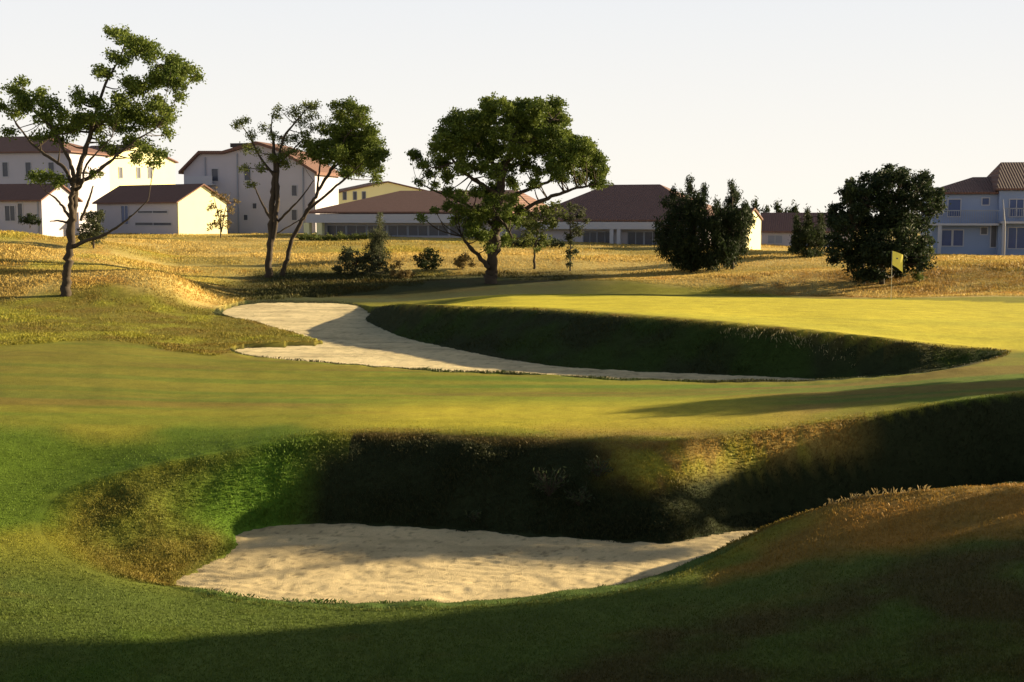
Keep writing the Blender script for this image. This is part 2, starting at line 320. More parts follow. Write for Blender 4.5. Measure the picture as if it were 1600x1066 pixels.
    left = wl*(1-sstep(x, -4.6, -3.2)); mix(C_olive*1.6, left*.85); mix(C_brown*1.1, left*.5*sstep(n2*.5-n1, .0, .5)); mix(C_lush*1.1, left*.4*sstep(n1+.4*n2, .0, .5)); mix(C_lush*1.2, left*.85*sstep(x+.6*n2, -6.0, -4.9)*sstep(y+.5*n2, 20.8, 21.8)); mix(C_lush*1.1, w*.8*(1-sstep(x, -4.3, -3.3))*sstep(x, -5, -4.4))
    lit_patch = w*sstep(x, 1.2, 2.6)*(1-sstep(x, 6, 7.5))*(1-sstep(t1, .45, .7)); mix(C_brown*1.9, lit_patch*.85); mix(C_fair*1.5, lit_patch*.8*sstep(n3+n2, -.1, .3)); mix(C_orange*.9, lit_patch*.3*sstep(n3, 0.1, .4))  # sunlit patch on the right of the bank painted brighter
    n2s = (y < np.interp(x, NEAR2[:, 0], NEAR2[:, 1])+.5)
    w = sstep(t2, .04, .14)*(1-n2s); mix(C_bank_shade*1.15, w); mix(C_lush*.5, w*.5*sstep(n2+n1, -.1, .5))
    w = (1-sstep(np.abs(d2), .05, .5))*(t2 < .3)*(y < 50); mix(C_brown*1.2, w*.35)
    w = (1-sstep(np.abs(d1+.1), .1, .7))*(t1 < .25)*sstep(x, -5, -2)*sstep(n2, -.6, .2); mix(C_brown*.9, w*.5*(1-fr)*(x < 7))
    return np.clip(col, 0, 1)
# ---------------------------------------------------------------- ground sheet
us = np.concatenate([np.linspace(-1500, -150, 90, endpoint=False), np.linspace(-150, 1750, 720, endpoint=False), np.linspace(1750, 3100, 90)])
ys = [1.0]
while ys[-1] < 4000:
    y = ys[-1]; step = y*y/(F*4.6)*2.6 if y < 75 else y*y/(F*4.6)*4.5
    ys.append(y+min(max(step, .035 if y > 11 else .15), y*.12))
ys = np.array(ys); UU, YY = np.meshgrid(us, ys); XX = (UU-800)/F*YY
zz, d1, t1, d2, t2 = height(XX, YY, True)
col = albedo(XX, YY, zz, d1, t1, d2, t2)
nr, nc = XX.shape; idx = np.arange(nr*nc).reshape(nr, nc)
quads = np.stack([idx[:-1, :-1], idx[:-1, 1:], idx[1:, 1:], idx[1:, :-1]], -1).reshape(-1, 4)
print('terrain', nr, nc)
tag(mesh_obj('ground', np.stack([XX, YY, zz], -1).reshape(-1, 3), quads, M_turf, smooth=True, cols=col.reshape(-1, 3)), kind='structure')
# ---------------------------------------------------------------- sand sheets
def sand_sheet(name, poly, zf, step, colr, amp):
    x0, x1 = poly[:, 0].min()-.6, poly[:, 0].max()+.6; y0, y1 = poly[:, 1].min()-.6, poly[:, 1].max()+.6
    X, Y = np.meshgrid(np.arange(x0, x1, step), np.arange(y0, y1, step*1.0))
    d, ins, _ = closed_dist(poly, X, Y); keep = ins | (d < .35)
    z = zf(X, Y)+amp*fbm(X*2.2, Y*2.2, 91, 3)+amp*.6*fbm(X*7, Y*7, 95, 2)+amp*.35*np.sin((Y*.9+X*.25)*34+2*fbm(X*.7, Y*.7, 96, 2)*4)*sstep(fbm(X*.5, Y*.5, 98, 2), -.3, .4)-.06*sstep(np.where(ins, -d, d), 0, .3)+.05*sstep(np.where(ins, d, -d), .0, .0001)*(1-sstep(d, 0, .8))*0
    c = np.empty(X.shape+(3,)); n = fbm(X*1.3, Y*1.3, 97, 3); c[:] = colr; c *= (1+.16*n)[..., None]; c *= (1-.4*sstep(fbm(X*11, Y*11, 99, 2), .35, .6))[..., None]; c = c*(1-.22*sstep(fbm(X*.5, Y*2.2, 93, 3), .0, .4))[..., None]*np.array([1, 1, 1.06])
    nr, nc = X.shape; idx = np.arange(nr*nc).reshape(nr, nc)
    q = np.stack([idx[:-1, :-1], idx[:-1, 1:], idx[1:, 1:], idx[1:, :-1]], -1).reshape(-1, 4)
    kk = keep.reshape(-1); q = q[kk[q].all(1)]; used = np.unique(q); remap = np.zeros(nr*nc, int); remap[used] = np.arange(len(used))
    V = np.stack([X, Y, z], -1).reshape(-1, 3)[used]
    return tag(mesh_obj(name, V, remap[q], M_sand, smooth=True, cols=c.reshape(-1, 3)[used]), kind='structure')
sand_sheet('near_bunker_sand', SAND1, sand1_z, .045, (.64, .51, .27), .02)
sand_sheet('far_bunker_sand', SAND2, sand2_z, .12, (.62, .52, .29), .02)
# ================================================================ vegetation builders
class MB:
    """collects tubes, boxes and faces into one mesh"""
    def __init__(s): s.v = []; s.f = []; s.n = 0
    def add(s, V, Fs):
        s.v.append(np.asarray(V, float)); s.f += [tuple(i+s.n for i in f) for f in Fs]; s.n += len(V)
    def tube(s, P, r, k=6, cap=True):
        P = np.asarray(P, float); m = len(P); T = np.gradient(P, axis=0); T /= np.linalg.norm(T, axis=1)[:, None]+1e-9
        a = np.array([1, 0, 0.]) if abs(T[0][0]) < .8 else np.array([0, 1, 0.]); V = []
        for i in range(m):
            b = np.cross(T[i], a); b /= np.linalg.norm(b)+1e-9; c = np.cross(T[i], b)
            for j in range(k):
                t = 2*math.pi*j/k; V.append(P[i]+r[i]*(math.cos(t)*b+math.sin(t)*c))
        Fs = [(i*k+j, i*k+(j+1) % k, (i+1)*k+(j+1) % k, (i+1)*k+j) for i in range(m-1) for j in range(k)]
        if cap: Fs.append(tuple(range((m-1)*k, m*k)))
        s.add(V, Fs)
    def box(s, x0, y0, z0, x1, y1, z1):
        V = [(x, y, z) for z in (z0, z1) for y in (y0, y1) for x in (x0, x1)]
        s.add(V, [(0, 2, 3, 1), (4, 5, 7, 6), (0, 1, 5, 4), (2, 6, 7, 3), (0, 4, 6, 2), (1, 3, 7, 5)])
    def prism(s, poly, y0, y1):
        """polygon in xz extruded along y"""
        n = len(poly); V = [(x, y0, z) for x, z in poly]+[(x, y1, z) for x, z in poly]
        s.add(V, [tuple(range(n)), tuple(range(2*n-1, n-1, -1))]+[(i, n+i, n+(i+1) % n, (i+1) % n) for i in range(n)])
    def build(s, name, mat, parent=None, smooth=False, loc=None):
        return mesh_obj(name, np.concatenate(s.v), s.f, mat, parent, smooth, None, loc)
def spline(P, n=4):
    P = np.asarray(P, float); Q = np.vstack([2*P[0]-P[1], P, 2*P[-1]-P[-2]]); out = []
    for i in range(1, len(Q)-2):
        a, b, c, d = Q[i-1:i+3]
        for j in range(n):
            t = j/n; out.append(.5*((2*b)+(c-a)*t+(2*a-5*b+4*c-d)*t*t+(3*b-a-3*c+d)*t**3))
    out.append(P[-1]); return np.array(out)
def quads_from(C, A, B, w):
    """leaf faces: centre C, half axes A (length) and B (width): a pointed four-cornered leaf"""
    n = len(C); V = np.empty((n, 4, 3)); V[:, 0] = C-A; V[:, 1] = C+B-.1*A; V[:, 2] = C+A; V[:, 3] = C-B-.1*A
    return V.reshape(-1, 3), np.arange(n*4).reshape(n, 4)
def rand_dirs(n):
    d = rng.normal(size=(n, 3)); return d/np.linalg.norm(d, axis=1)[:, None]
LEAF = {'oak': [(.034, .060, .011), (.17, .21, .035)], 'light': [(.06, .085, .018), (.14, .16, .04)], 'yew': [(.012, .020, .010), (.034, .050, .018)],
        'dry': [(.13, .09, .03), (.20, .15, .06)], 'grey': [(.045, .055, .025), (.08, .09, .045)], 'cypress': [(.02, .032, .012), (.045, .058, .02)]}
def crown_mesh(clumps, leaf, kind, sprig=.16, per=22, fill=1., upright=0., droop=0.):
    """clumps: (centre, (rx,ry,rz), density) -> leaves in sprigs spread through each clump; returns V, F, cols, sprig centres"""
    Cs, cols, own, cent = [], [], [], []
    lo, hi = [np.array(c) for c in LEAF[kind]]
    for c, r, dens in clumps:
        r = np.asarray(r, float); vol = r[0]*r[1]*r[2]
        k = max(3, int(fill*dens*5.0*(vol**(1/3)/sprig)**2*.36))
        d = rand_dirs(k); rad = rng.random(k)**.45
        sc = c+d*rad[:, None]*r; cent.append((np.asarray(c), sc))
        m = np.maximum(4, rng.poisson(per, k)); idx = np.repeat(np.arange(k), m)
        e = rng.normal(size=(len(idx), 3))*sprig*np.array([1, 1, .75 if not upright else 1.5])*.55
        Cs.append(sc[idx]+e); t = np.clip(.35*rng.random()+rng.random(k)[idx]*.45+rng.random(len(idx))*.2, 0, 1)[:, None]
        cols.append(lo*(1-t)+hi*t)
    C = np.concatenate(Cs); cols = np.concatenate(cols); n = len(C)
    A = rand_dirs(n); 
    if upright: A[:, 2] = np.abs(A[:, 2])+upright; A /= np.linalg.norm(A, axis=1)[:, None]
    if droop: A[:, 2] -= droop; A /= np.linalg.norm(A, axis=1)[:, None]
    B = np.cross(A, rand_dirs(n)); B /= np.linalg.norm(B, axis=1)[:, None]+1e-9
    s = leaf*(.7+.6*rng.random(n))[:, None]
    V, Fq = quads_from(C, A*s, B*s*(.5 if not upright else .3), 0)
    return V, Fq, np.repeat(cols, 4, 0), cent
M_bark = simple('bark', (.055, .042, .030), .95, .35, 6, .8)
M_bark_pale = simple('pale_bark', (.11, .09, .07), .95, .35, 6, .8)
def plant(name, label, cat, base, limbs, clumps, leaf, kind, group=None, bark=None, sprig=.16, per=22, fill=1., upright=0., droop=0., twig=.012, stem='trunk', leafname='crown'):
    """everything in world coordinates; base = foot of the plant"""
    root = empty(name, base, label, cat, group)
    V, Fq, cols, cent = crown_mesh(clumps, leaf, kind, sprig, per, fill, upright, droop)
    mesh_obj(leafname, V, Fq, M_leaf, root, cols=cols, loc=base)
    for ch in root.children: ch.location = (0, 0, 0)
    mb = MB(); pts = []
    for L in limbs:
        L = np.asarray(L, float); S_ = spline(L, 5); rr = np.maximum(S_[:, 3], .008)
        wob = rng.normal(size=(len(S_), 3))*rr[:, None]*.22; wob[0] = 0
        mb.tube(S_[:, :3]+wob, rr*(1+.08*rng.normal(size=len(S_))), 8 if rr.max() > .08 else 5); pts.append(S_)
    if pts:
        AP = np.concatenate(pts); AP = AP[AP[:, 2] >= min(base[2]+.12*(AP[:, 2].max()-base[2]), AP[:, 2].max())]
        for c, sc in cent:
            i = np.argmin(np.linalg.norm(AP[:, :3]-c, axis=1)+.6*np.maximum(0, AP[:, 2]-c[2])); a = AP[i, :3]; r0 = min(AP[i, 3]*.6, .05)
            mid = (a+c)/2+np.array([0, 0, -.06*np.linalg.norm(a-c)])+rng.normal(size=3)*.05*np.linalg.norm(a-c)
            S_ = spline([a, mid, c], 3); mb.tube(S_, np.linspace(max(r0, twig*1.5), twig, len(S_)), 4)
            for q in sc[::3]:
                mb.tube([c+(q-c)*.05, (c+q)/2+rng.normal(size=3)*.04, q], [twig*.9, twig*.7, twig*.4], 3, False)
        o = mb.build(stem, bark or M_bark, root, True, base); o.location = (0, 0, 0)
    return root
def px_limb(L, Y, base):                  # (u, v, dy, r_px) relative to the plant's depth
    return [np.append(PY(u, v, Y+dy), r*.72*Y/F) for u, v, dy, r in L]
def px_clump(L, Y, depth, layers=2, flat=.8, d0=0., sc=1.):
    out = []
    for c in L:
        u, v, r = c[:3]; dens = c[3] if len(c) > 3 else 1.
        for k in range(layers):
            dy = rng.uniform(-depth, depth)+d0; R_ = r*sc*Y/F
            du, dv = (rng.normal(size=2)*r*.25) if k else (0, 0)
            out.append((PY(u+du, v+dv, Y+dy), (R_, R_, R_*flat), dens))
    return out
# ---------------------------------------------------------------- the three big trees
Y1 = ground_at(103, 462)[1]; b1 = ground_at(103, 463)
L1 = [[(103, 466, 0, 13), (104, 440, 0, 10), (107, 410, 0, 9), (110, 380, 0, 9), (112, 350, 0, 9.5), (116, 320, .1, 7), (120, 290, .2, 6.5), (126, 255, .2, 6), (140, 215, .3, 5), (150, 175, .3, 4), (163, 135, .4, 3), (178, 108, .3, 2.2), (190, 85, .3, 1.6), (196, 62, .2, 1)],
 [(111, 352, 0, 7), (112, 315, -.4, 6), (115, 285, -.5, 5), (112, 262, -.7, 4.5), (100, 235, -.8, 3.8), (85, 205, -.8, 2.6), (65, 185, -.9, 2), (45, 168, -.9, 1)],
 [(113, 290, .4, 4.5), (100, 262, .9, 4), (75, 245, 1.1, 3.4), (48, 222, 1.4, 2.6), (28, 196, 1.7, 1.8), (10, 170, 1.8, 1)],
 [(122, 285, .3, 5), (140, 277, -.4, 4.2), (160, 262, -.8, 3.6), (188, 238, -1, 2.8), (215, 218, -1.1, 2), (245, 200, -1.2, 1)],
 [(145, 205, .3, 4), (170, 175, .8, 3), (205, 152, 1, 2.4), (245, 132, 1.1, 1.8), (285, 112, 1.2, 1)],
 [(113, 385, 0, 5), (135, 377, -.3, 3.6), (165, 366, -.5, 3), (190, 350, -.6, 2.4), (212, 332, -.6, 1.6), (232, 312, -.6, .9)],
 [(110, 340, 0, 4), (97, 322, .3, 3), (84, 308, .4, 2), (72, 300, .4, 1)], [(108, 348, 0, 3), (92, 345, -.3, 2), (78, 346, -.4, 1)],
 [(126, 345, -.1, 3.4), (138, 315, -.3, 2.6), (146, 290, -.4, 1.6)], [(115, 300, 0, 4), (128, 288, -.8, 3), (133, 262, -1, 2.5), (150, 240, -1.2, 1.8), (175, 215, -1.3, 1)]]
C1 = [(190, 58, 11), (212, 70, 15), (230, 76, 12), (240, 90, 8), (177, 52, 6), (195, 92, 10), (178, 88, 6), (165, 118, 9), (155, 110, 5), (270, 98, 12), (290, 108, 13), (304, 118, 8), (258, 118, 15), (276, 132, 11), (235, 130, 13), (215, 138, 14), (198, 128, 10),
 (240, 165, 13), (262, 178, 10), (210, 175, 15), (250, 192, 11), (225, 192, 13), (188, 160, 12), (190, 192, 12), (172, 185, 11), (150, 158, 10), (125, 160, 8), (120, 146, 5), (100, 185, 9), (80, 165, 11), (58, 152, 10), (42, 162, 12), (32, 148, 9), (15, 138, 8),
 (3, 165, 8), (22, 176, 8), (68, 185, 10), (88, 200, 11), (110, 200, 10), (130, 188, 10), (150, 196, 11), (160, 222, 8), (205, 225, 11), (230, 232, 10), (250, 238, 8), (215, 246, 8), (14, 205, 4), (72, 276, 9, .9), (90, 282, 9, .9), (54, 278, 6), (58, 213, 7), (240, 255, 6), (180, 235, 7), (150, 270, 6), (278, 152, 7), (35, 130, 6), (95, 220, 8), (120, 182, 6), (145, 178, 7), (262, 210, 6)]
plant('oak_tree', 'tall leaning open-crowned tree with bare forked trunk on the golden mound, leftmost tree', 'tree', b1, [px_limb(l, Y1, b1) for l in L1], px_clump(C1, Y1, 1.6, 2, .8, 0, 1.38), .068, 'oak', sprig=.23, per=42, fill=1.9, twig=.009)
b2 = ground_at(421, 434); Y2 = b2[1]
L2 = [[(419, 438, 0, 9), (421, 410, 0, 7.5), (423, 375, 0, 7), (425, 335, 0, 6.5), (427, 300, 0, 6.5), (430, 262, 0, 5), (428, 230, .2, 3.4), (424, 200, .3, 1.8), (426, 180, .4, 1)],
 [(424, 385, 0, 5), (431, 345, -.2, 5), (433, 300, -.2, 4.5), (434, 260, -.2, 3.6), (444, 215, -.3, 2.4), (464, 188, -.5, 1.6), (484, 165, -.6, .8)],
 [(424, 345, 0, 3.4), (412, 322, .4, 2.4), (402, 302, .6, 1.6), (395, 284, .8, .8)], [(430, 350, 0, 3.2), (448, 332, -.4, 2.4), (468, 312, -.6, 1.8), (490, 282, -.7, .9)],
 [(428, 275, 0, 3.6), (408, 248, .5, 2.4), (392, 218, .6, 1.6), (374, 190, .7, .8)], [(433, 365, 0, 2), (455, 352, .4, 1.4), (475, 340, .6, .8)], [(430, 262, 0, 2.6), (452, 240, .5, 1.8), (475, 215, .6, 1)]]
C2 = [(378, 190, 8), (392, 210, 7), (368, 196, 5), (414, 200, 6), (430, 182, 6), (438, 172, 6), (460, 176, 9), (480, 168, 9), (470, 190, 8), (490, 182, 7), (425, 212, 6), (440, 222, 8), (456, 214, 8), (476, 208, 8), (462, 234, 8), (442, 240, 9), (400, 236, 5), (386, 234, 5), (495, 166, 5), (380, 262, 5, .6), (390, 290, 4, .6), (425, 245, 8), (445, 255, 7), (470, 250, 6), (410, 262, 5, .6), (488, 200, 6)]
plant('slender_tree', 'slender upright tree with thin airy crown in front of the three-storey house', 'tree', b2, [px_limb(l, Y2, b2) for l in L2], px_clump(C2, Y2, 1.4, 2, .8, 0, 1.3), .062, 'light', sprig=.24, per=32, fill=1.5, twig=.009)
b2b = ground_at(441, 433); Y2b = b2b[1]+.4
L2b = [[(438, 438, 0, 7), (446, 412, 0, 5), (455, 380, 0, 4.6), (468, 350, 0, 4.6), (482, 325, 0, 4.4), (495, 303, 0, 3.8), (508, 280, .2, 3.4), (524, 255, .3, 3), (535, 228, .3, 2.4), (542, 195, .3, 1.6), (546, 170, .3, .8)],
 [(480, 328, 0, 3.4), (500, 313, -.5, 3), (522, 294, -.8, 2.6), (545, 274, -1, 2), (570, 250, -1.2, 1)], [(495, 303, 0, 2.6), (498, 275, .6, 2.2), (500, 250, .8, 1.8), (494, 225, .9, 1)], [(515, 268, .2, 2.6), (548, 240, .8, 2), (580, 218, 1.2, 1)], [(530, 240, .3, 2), (540, 215, -.8, 1.6), (565, 185, -1, .8)]]
C2b = [(545, 168, 11), (530, 180, 10), (560, 180, 10), (572, 172, 6), (524, 166, 6), (553, 196, 13), (530, 204, 13), (548, 222, 16), (572, 212, 14), (590, 226, 9), (576, 240, 15), (546, 246, 15), (522, 234, 14), (502, 226, 12), (512, 250, 11), (562, 262, 14), (584, 260, 11), (590, 280, 6), (540, 268, 10), (596, 244, 7), (490, 240, 8), (482, 226, 8), (505, 202, 8), (582, 200, 8), (565, 228, 14), (535, 222, 14)]
plant('leaning_tree', 'tree leaning right from its foot with dense crown on one side, beside the slender tree', 'tree', b2b, [px_limb(l, Y2b, b2b) for l in L2b], px_clump(C2b, Y2b, 1.6, 2, .85, 0, 1.32), .068, 'oak', sprig=.24, per=44, fill=2.0, twig=.009)
b3 = ground_at(768, 443); Y3 = b3[1]
L3 = [[(767, 448, 0, 17), (768, 432, 0, 13), (769, 412, 0, 11.5), (771, 385, 0, 12), (774, 355, 0, 12), (777, 325, 0, 11), (780, 295, 0, 9), (788, 262, 0, 7), (798, 230, 0, 5), (808, 195, 0, 3), (812, 170, 0, 1)],
 [(764, 418, -.2, 5), (748, 401, -.5, 4.5), (732, 384, -.7, 4), (722, 370, -.8, 2.4)],
 [(776, 350, 0, 7), (800, 338, -.6, 5.5), (830, 322, -1, 4.6), (862, 308, -1.3, 3.8), (895, 296, -1.5, 3), (930, 288, -1.6, 1.4)],
 [(778, 318, 0, 6), (815, 300, .6, 4.5), (848, 288, 1, 3.6), (882, 268, 1.2, 2.4), (915, 245, 1.4, 1.2)],
 [(778, 305, 0, 6.5), (755, 290, -.8, 5), (728, 272, -1.3, 4), (706, 248, -1.6, 2.4), (690, 225, -1.7, 1)],
 [(773, 355, 0, 5.5), (745, 330, .6, 4), (710, 310, 1, 3), (678, 298, 1.3, 2.2), (652, 284, 1.5, 1)], [(785, 275, 0, 5), (755, 240, 1, 3.6), (730, 205, 1.5, 2.4), (715, 182, 1.7, 1)],
 [(790, 255, 0, 5), (825, 225, -1, 3.6), (855, 195, -1.4, 2.4), (875, 175, -1.5, 1)], [(775, 340, 0, 4), (790, 352, -1, 3), (800, 372, -1.4, 2)], [(708, 255, -1.5, 2.5), (680, 262, -1.7, 1.8), (652, 248, -1.8, .8)]]
C3 = [(u, 166, 14) for u in (765, 790, 815, 842, 866)]+[(u, 186, 17) for u in (712, 738, 768, 800, 832, 862)]+[(u, 210, 17) for u in (702, 728, 756, 786, 816, 846, 872)]+[(u, 234, 17) for u in (690, 716, 746, 776, 806, 836, 866, 894, 918)]
C3 += [(695, 258, 13), (722, 262, 13), (752, 258, 11), (786, 262, 15), (815, 258, 12), (838, 268, 9), (862, 258, 14), (892, 258, 14), (918, 262, 14), (936, 272, 11), (905, 280, 9), (930, 290, 8), (942, 286, 7), (880, 282, 7)]
C3 += [(898, 222, 14), (915, 232, 13), (932, 250, 12), (878, 235, 14), (905, 250, 14), (940, 262, 9), (868, 272, 10), (700, 275, 10), (835, 290, 8), (765, 310, 12), (790, 330, 10), (745, 300, 10), (772, 270, 12), (800, 285, 10), (716, 328, 8), (738, 352, 10), (812, 330, 8)]
C3 += [(650, 246, 8), (662, 258, 8), (672, 272, 7), (656, 286, 6), (682, 290, 6), (644, 240, 4), (700, 300, 8), (722, 305, 9), (770, 296, 13), (758, 326, 14), (782, 350, 13), (745, 348, 11), (800, 310, 10), (732, 332, 10), (716, 345, 9), (756, 366, 11), (792, 374, 8), (736, 366, 8), (700, 322, 7), (808, 345, 7), (764, 384, 7), (878, 188, 9), (884, 208, 7), (700, 190, 7), (680, 330, 6), (660, 340, 5)]
plant('spreading_oak', 'broad round-crowned tree with thick dark trunk behind the green, widest crown', 'tree', b3, [px_limb(l, Y3, b3) for l in L3], px_clump(C3, Y3, 3.0, 2, .85, 0, 1.16), .075, 'oak', sprig=.21, per=38, fill=1.8, twig=.010)
# ---------------------------------------------------------------- smaller trees and shrubs in view
def px_stem(u, v0, v1, Y, r, lean=0): return [px_limb([(u, v0+3, 0, r*1.2), (u+lean*.3, v0*.6+v1*.4, 0, r), (u+lean, v1, 0, r*.4)], Y, None)]
def shrub(name, label, cat, u, v, clumps, kind, leaf=.07, depth=.8, stems=None, Yo=None, **k):
    b = ground_at(u, v) if Yo is None else G(u, Yo); Y = b[1]
    st = stems if stems is not None else [(u, v, v-.5*(v-min(c[1] for c in clumps)), 2)]
    limbs = []
    for s_ in st: limbs += px_stem(s_[0], s_[1], s_[2], Y, s_[3], s_[4] if len(s_) > 4 else 0)
    return plant(name, label, cat, b, limbs, px_clump(clumps, Y, depth, 2, k.pop('flat', .9)), leaf, kind, **k)
def spire(u, vt, vb, w, n=7, d=1.):       # clumps stacked to a point
    return [(u+rng.normal()*w*.12, vb+(vt-vb)*t, max(2.0, w*(1-t)**.8), d) for t in np.linspace(0.03, .97, n)]
shrub('fruit_tree', 'small round-headed tree on a thin bare stem right of the broad tree', 'tree', 835, 421,
  [(830, 335, 12), (850, 325, 14), (868, 322, 12, .8), (815, 350, 11), (838, 355, 14), (862, 348, 13), (880, 335, 9, .7), (825, 372, 12), (850, 374, 12), (842, 390, 7)], 'light', stems=[(835, 421, 380, 2.5), (836, 385, 335, 2, 12)], depth=1.2, leaf=.08, per=16)
shrub('young_cypress', 'thin ragged young tree tapering to the ground beside the small round-headed tree', 'tree', 891, 424,
  [(898, 322, 10, .8), (905, 338, 10, .8), (888, 345, 9), (902, 358, 11), (890, 372, 9), (895, 388, 9), (888, 402, 6), (890, 414, 4), (915, 345, 6, .7)], 'grey', stems=[(891, 424, 330, 1.6)], depth=.5, leaf=.07)
shrub('young_conifer', 'grey-green young conifer above the low shrubs before the clubhouse', 'conifer', 593, 408,
  spire(592, 334, 402, 17, 8)+[(590, 385, 14), (598, 372, 12)], 'grey', stems=[(593, 410, 340, 2)], depth=.5, upright=.5)
shrub('low_shrub', 'bushy green shrub with pale stems, largest of the low shrubs left of the broad tree', 'shrub', 556, 430,
  [(548, 396, 13), (562, 408, 14), (540, 410, 12), (575, 402, 11), (590, 412, 14), (530, 422, 9), (556, 422, 12), (578, 422, 12), (604, 424, 9)], 'grey', stems=[(556, 432, 400, 2), (585, 432, 405, 2)], depth=1.)
shrub('low_shrub', 'small dark round shrub on dry grass nearest the broad tree', 'shrub', 666, 424, [(655, 404, 11), (670, 400, 12), (680, 408, 9), (662, 414, 10), (675, 417, 8)], 'cypress', stems=[(666, 425, 405, 2)], depth=.8)
shrub('low_shrub', 'low reddish-brown dry shrub between the two dark shrubs', 'shrub', 625, 434, [(615, 422, 8), (628, 426, 9), (640, 428, 8), (622, 412, 5)], 'dry', stems=[(625, 435, 420, 1)], depth=.8)
shrub('low_shrub', 'dry brown shrub beside the foot of the broad tree', 'shrub', 722, 422, [(715, 408, 8), (728, 405, 9), (722, 415, 8), (738, 412, 6)], 'dry', stems=[(722, 423, 405, 1)], depth=.6)
shrub('dark_conifer', 'dark bushy conifer with several tips, left one of the pair behind the green', 'conifer', 1085, 424,
  spire(1078, 282, 350, 9)+spire(1052, 298, 350, 9)+spire(1100, 292, 350, 8)+spire(1118, 318, 360, 10)+[(1060, 338, 20), (1085, 332, 22), (1045, 358, 20), (1078, 358, 26), (1108, 352, 22), (1055, 386, 24), (1090, 388, 26), (1118, 380, 22), (1032, 368, 10), (1028, 352, 6), (1080, 408, 20), (1108, 406, 18), (1060, 406, 16), (1036, 388, 10), (1040, 318, 7), (1068, 306, 8), (1092, 312, 10)],
  'yew', stems=[(1085, 426, 300, 4)], depth=1.8, upright=.6, leaf=.10, sprig=.2, per=24, fill=1.35)
shrub('dark_conifer', 'dark ragged pointed conifer, right one of the pair behind the green', 'conifer', 1144, 421,
  spire(1145, 288, 345, 11)+spire(1163, 320, 360, 9)+spire(1128, 330, 365, 8)+[(1142, 340, 16), (1156, 346, 14), (1138, 360, 20), (1160, 368, 14), (1136, 384, 20), (1157, 390, 14), (1140, 404, 17), (1175, 348, 6, .7), (1170, 338, 4, .7), (1168, 328, 5, .8), (1128, 350, 14), (1150, 306, 8), (1138, 318, 8)],
  'yew', stems=[(1144, 422, 300, 3)], depth=1.3, upright=.6, leaf=.10, sprig=.2, per=24, fill=1.3)
shrub('shaggy_conifer', 'medium shaggy olive conifer between the dark pair and the huge dark bush', 'conifer', 1264, 414,
  spire(1262, 328, 372, 12)+spire(1245, 340, 375, 9)+spire(1282, 336, 380, 10)+[(1262, 368, 15), (1248, 380, 13), (1275, 378, 14), (1260, 396, 14), (1240, 390, 8), (1278, 398, 11)],
  'cypress', stems=[(1264, 415, 340, 3)], depth=1.2, upright=.5, leaf=.09, fill=1.2, Yo=84)
BB = [(1303, 345, 9), (1298, 372, 9), (1455, 330, 9), (1460, 315, 6), (1452, 372, 9), (1300, 392, 10), (1448, 398, 9), (1312, 326, 8), (1322, 296, 8), (1352, 278, 8), (1410, 272, 9), (1448, 282, 8), (1325, 305, 13), (1345, 295, 15), (1370, 285, 15), (1395, 282, 16), (1420, 285, 16), (1442, 292, 14), (1455, 302, 8), (1330, 325, 18), (1355, 318, 21), (1385, 310, 22), (1415, 312, 21), (1440, 320, 15), (1318, 350, 16), (1345, 350, 25), (1380, 345, 27), (1412, 345, 25), (1438, 350, 16),
 (1312, 380, 16), (1340, 382, 26), (1375, 380, 28), (1408, 378, 25), (1435, 382, 17), (1310, 402, 12), (1335, 408, 20), (1365, 408, 24), (1398, 405, 22), (1425, 408, 16), (1345, 428, 15), (1370, 430, 16), (1400, 424, 13), (1442, 412, 11)]
shrub('huge_bush', 'huge rounded dark evergreen bush right behind the yellow flag', 'bush', 1380, 444, BB+spire(1389, 262, 290, 4, 5, .8)+spire(1330, 284, 310, 5, 4)+spire(1445, 272, 300, 5, 4)+spire(1302, 325, 350, 6, 4)+spire(1412, 268, 290, 5, 3)+spire(1468, 300, 325, 4, 3)+spire(1375, 272, 292, 5, 4, .8), 'yew', stems=[(1378, 446, 330, 5), (1350, 440, 360, 3, -10)], depth=2.6, leaf=.085, sprig=.24, per=34, fill=1.5)
shrub('small_shrub', 'small yellow-green shrub at the right foot of the huge dark bush', 'shrub', 1436, 442, [(1432, 425, 7), (1440, 418, 7), (1447, 405, 6), (1436, 434, 6), (1452, 392, 5, .7)], 'light', stems=[(1436, 443, 420, 1)], depth=.5)
shrub('round_shrub', 'green leafy shrub low behind the leftmost tree', 'shrub', 146, 384, [(140, 340, 11), (155, 335, 9), (148, 352, 14), (135, 362, 12), (158, 362, 10), (145, 372, 13), (128, 372, 8)], 'grey', stems=[(146, 386, 350, 2)], depth=1, Yo=78)
shrub('dark_shrub', 'dark shrub against the wall of the leftmost low house', 'shrub', 47, 352, [(40, 345, 8), (52, 343, 9), (47, 338, 6), (60, 348, 5)], 'yew', stems=[(47, 354, 342, 1)], depth=.6, Yo=104)
shrub('bare_tree', 'sparse twiggy young tree with dry leaves against the three-storey house', 'tree', 345, 374,
  [(338, 300, 8, .45), (352, 310, 9, .45), (330, 325, 9, .5), (345, 335, 10, .5), (362, 330, 8, .4), (335, 350, 10, .5), (355, 352, 9, .5), (370, 315, 6, .4), (325, 355, 6, .4)], 'dry', stems=[(345, 376, 320, 1.6), (346, 360, 300, 1.2, 14), (345, 358, 305, 1.2, -12)], depth=1.2, Yo=112, leaf=.09, per=10)
shrub('hedge', 'low green hedge in front of the clubhouse wing, beside the leaning tree', 'hedge', 520, 384, [(u, 371+rng.normal(), 6) for u in range(468, 588, 8)], 'light', stems=[(u, 378, 370, 1) for u in (480, 520, 560)], depth=.6, Yo=106)
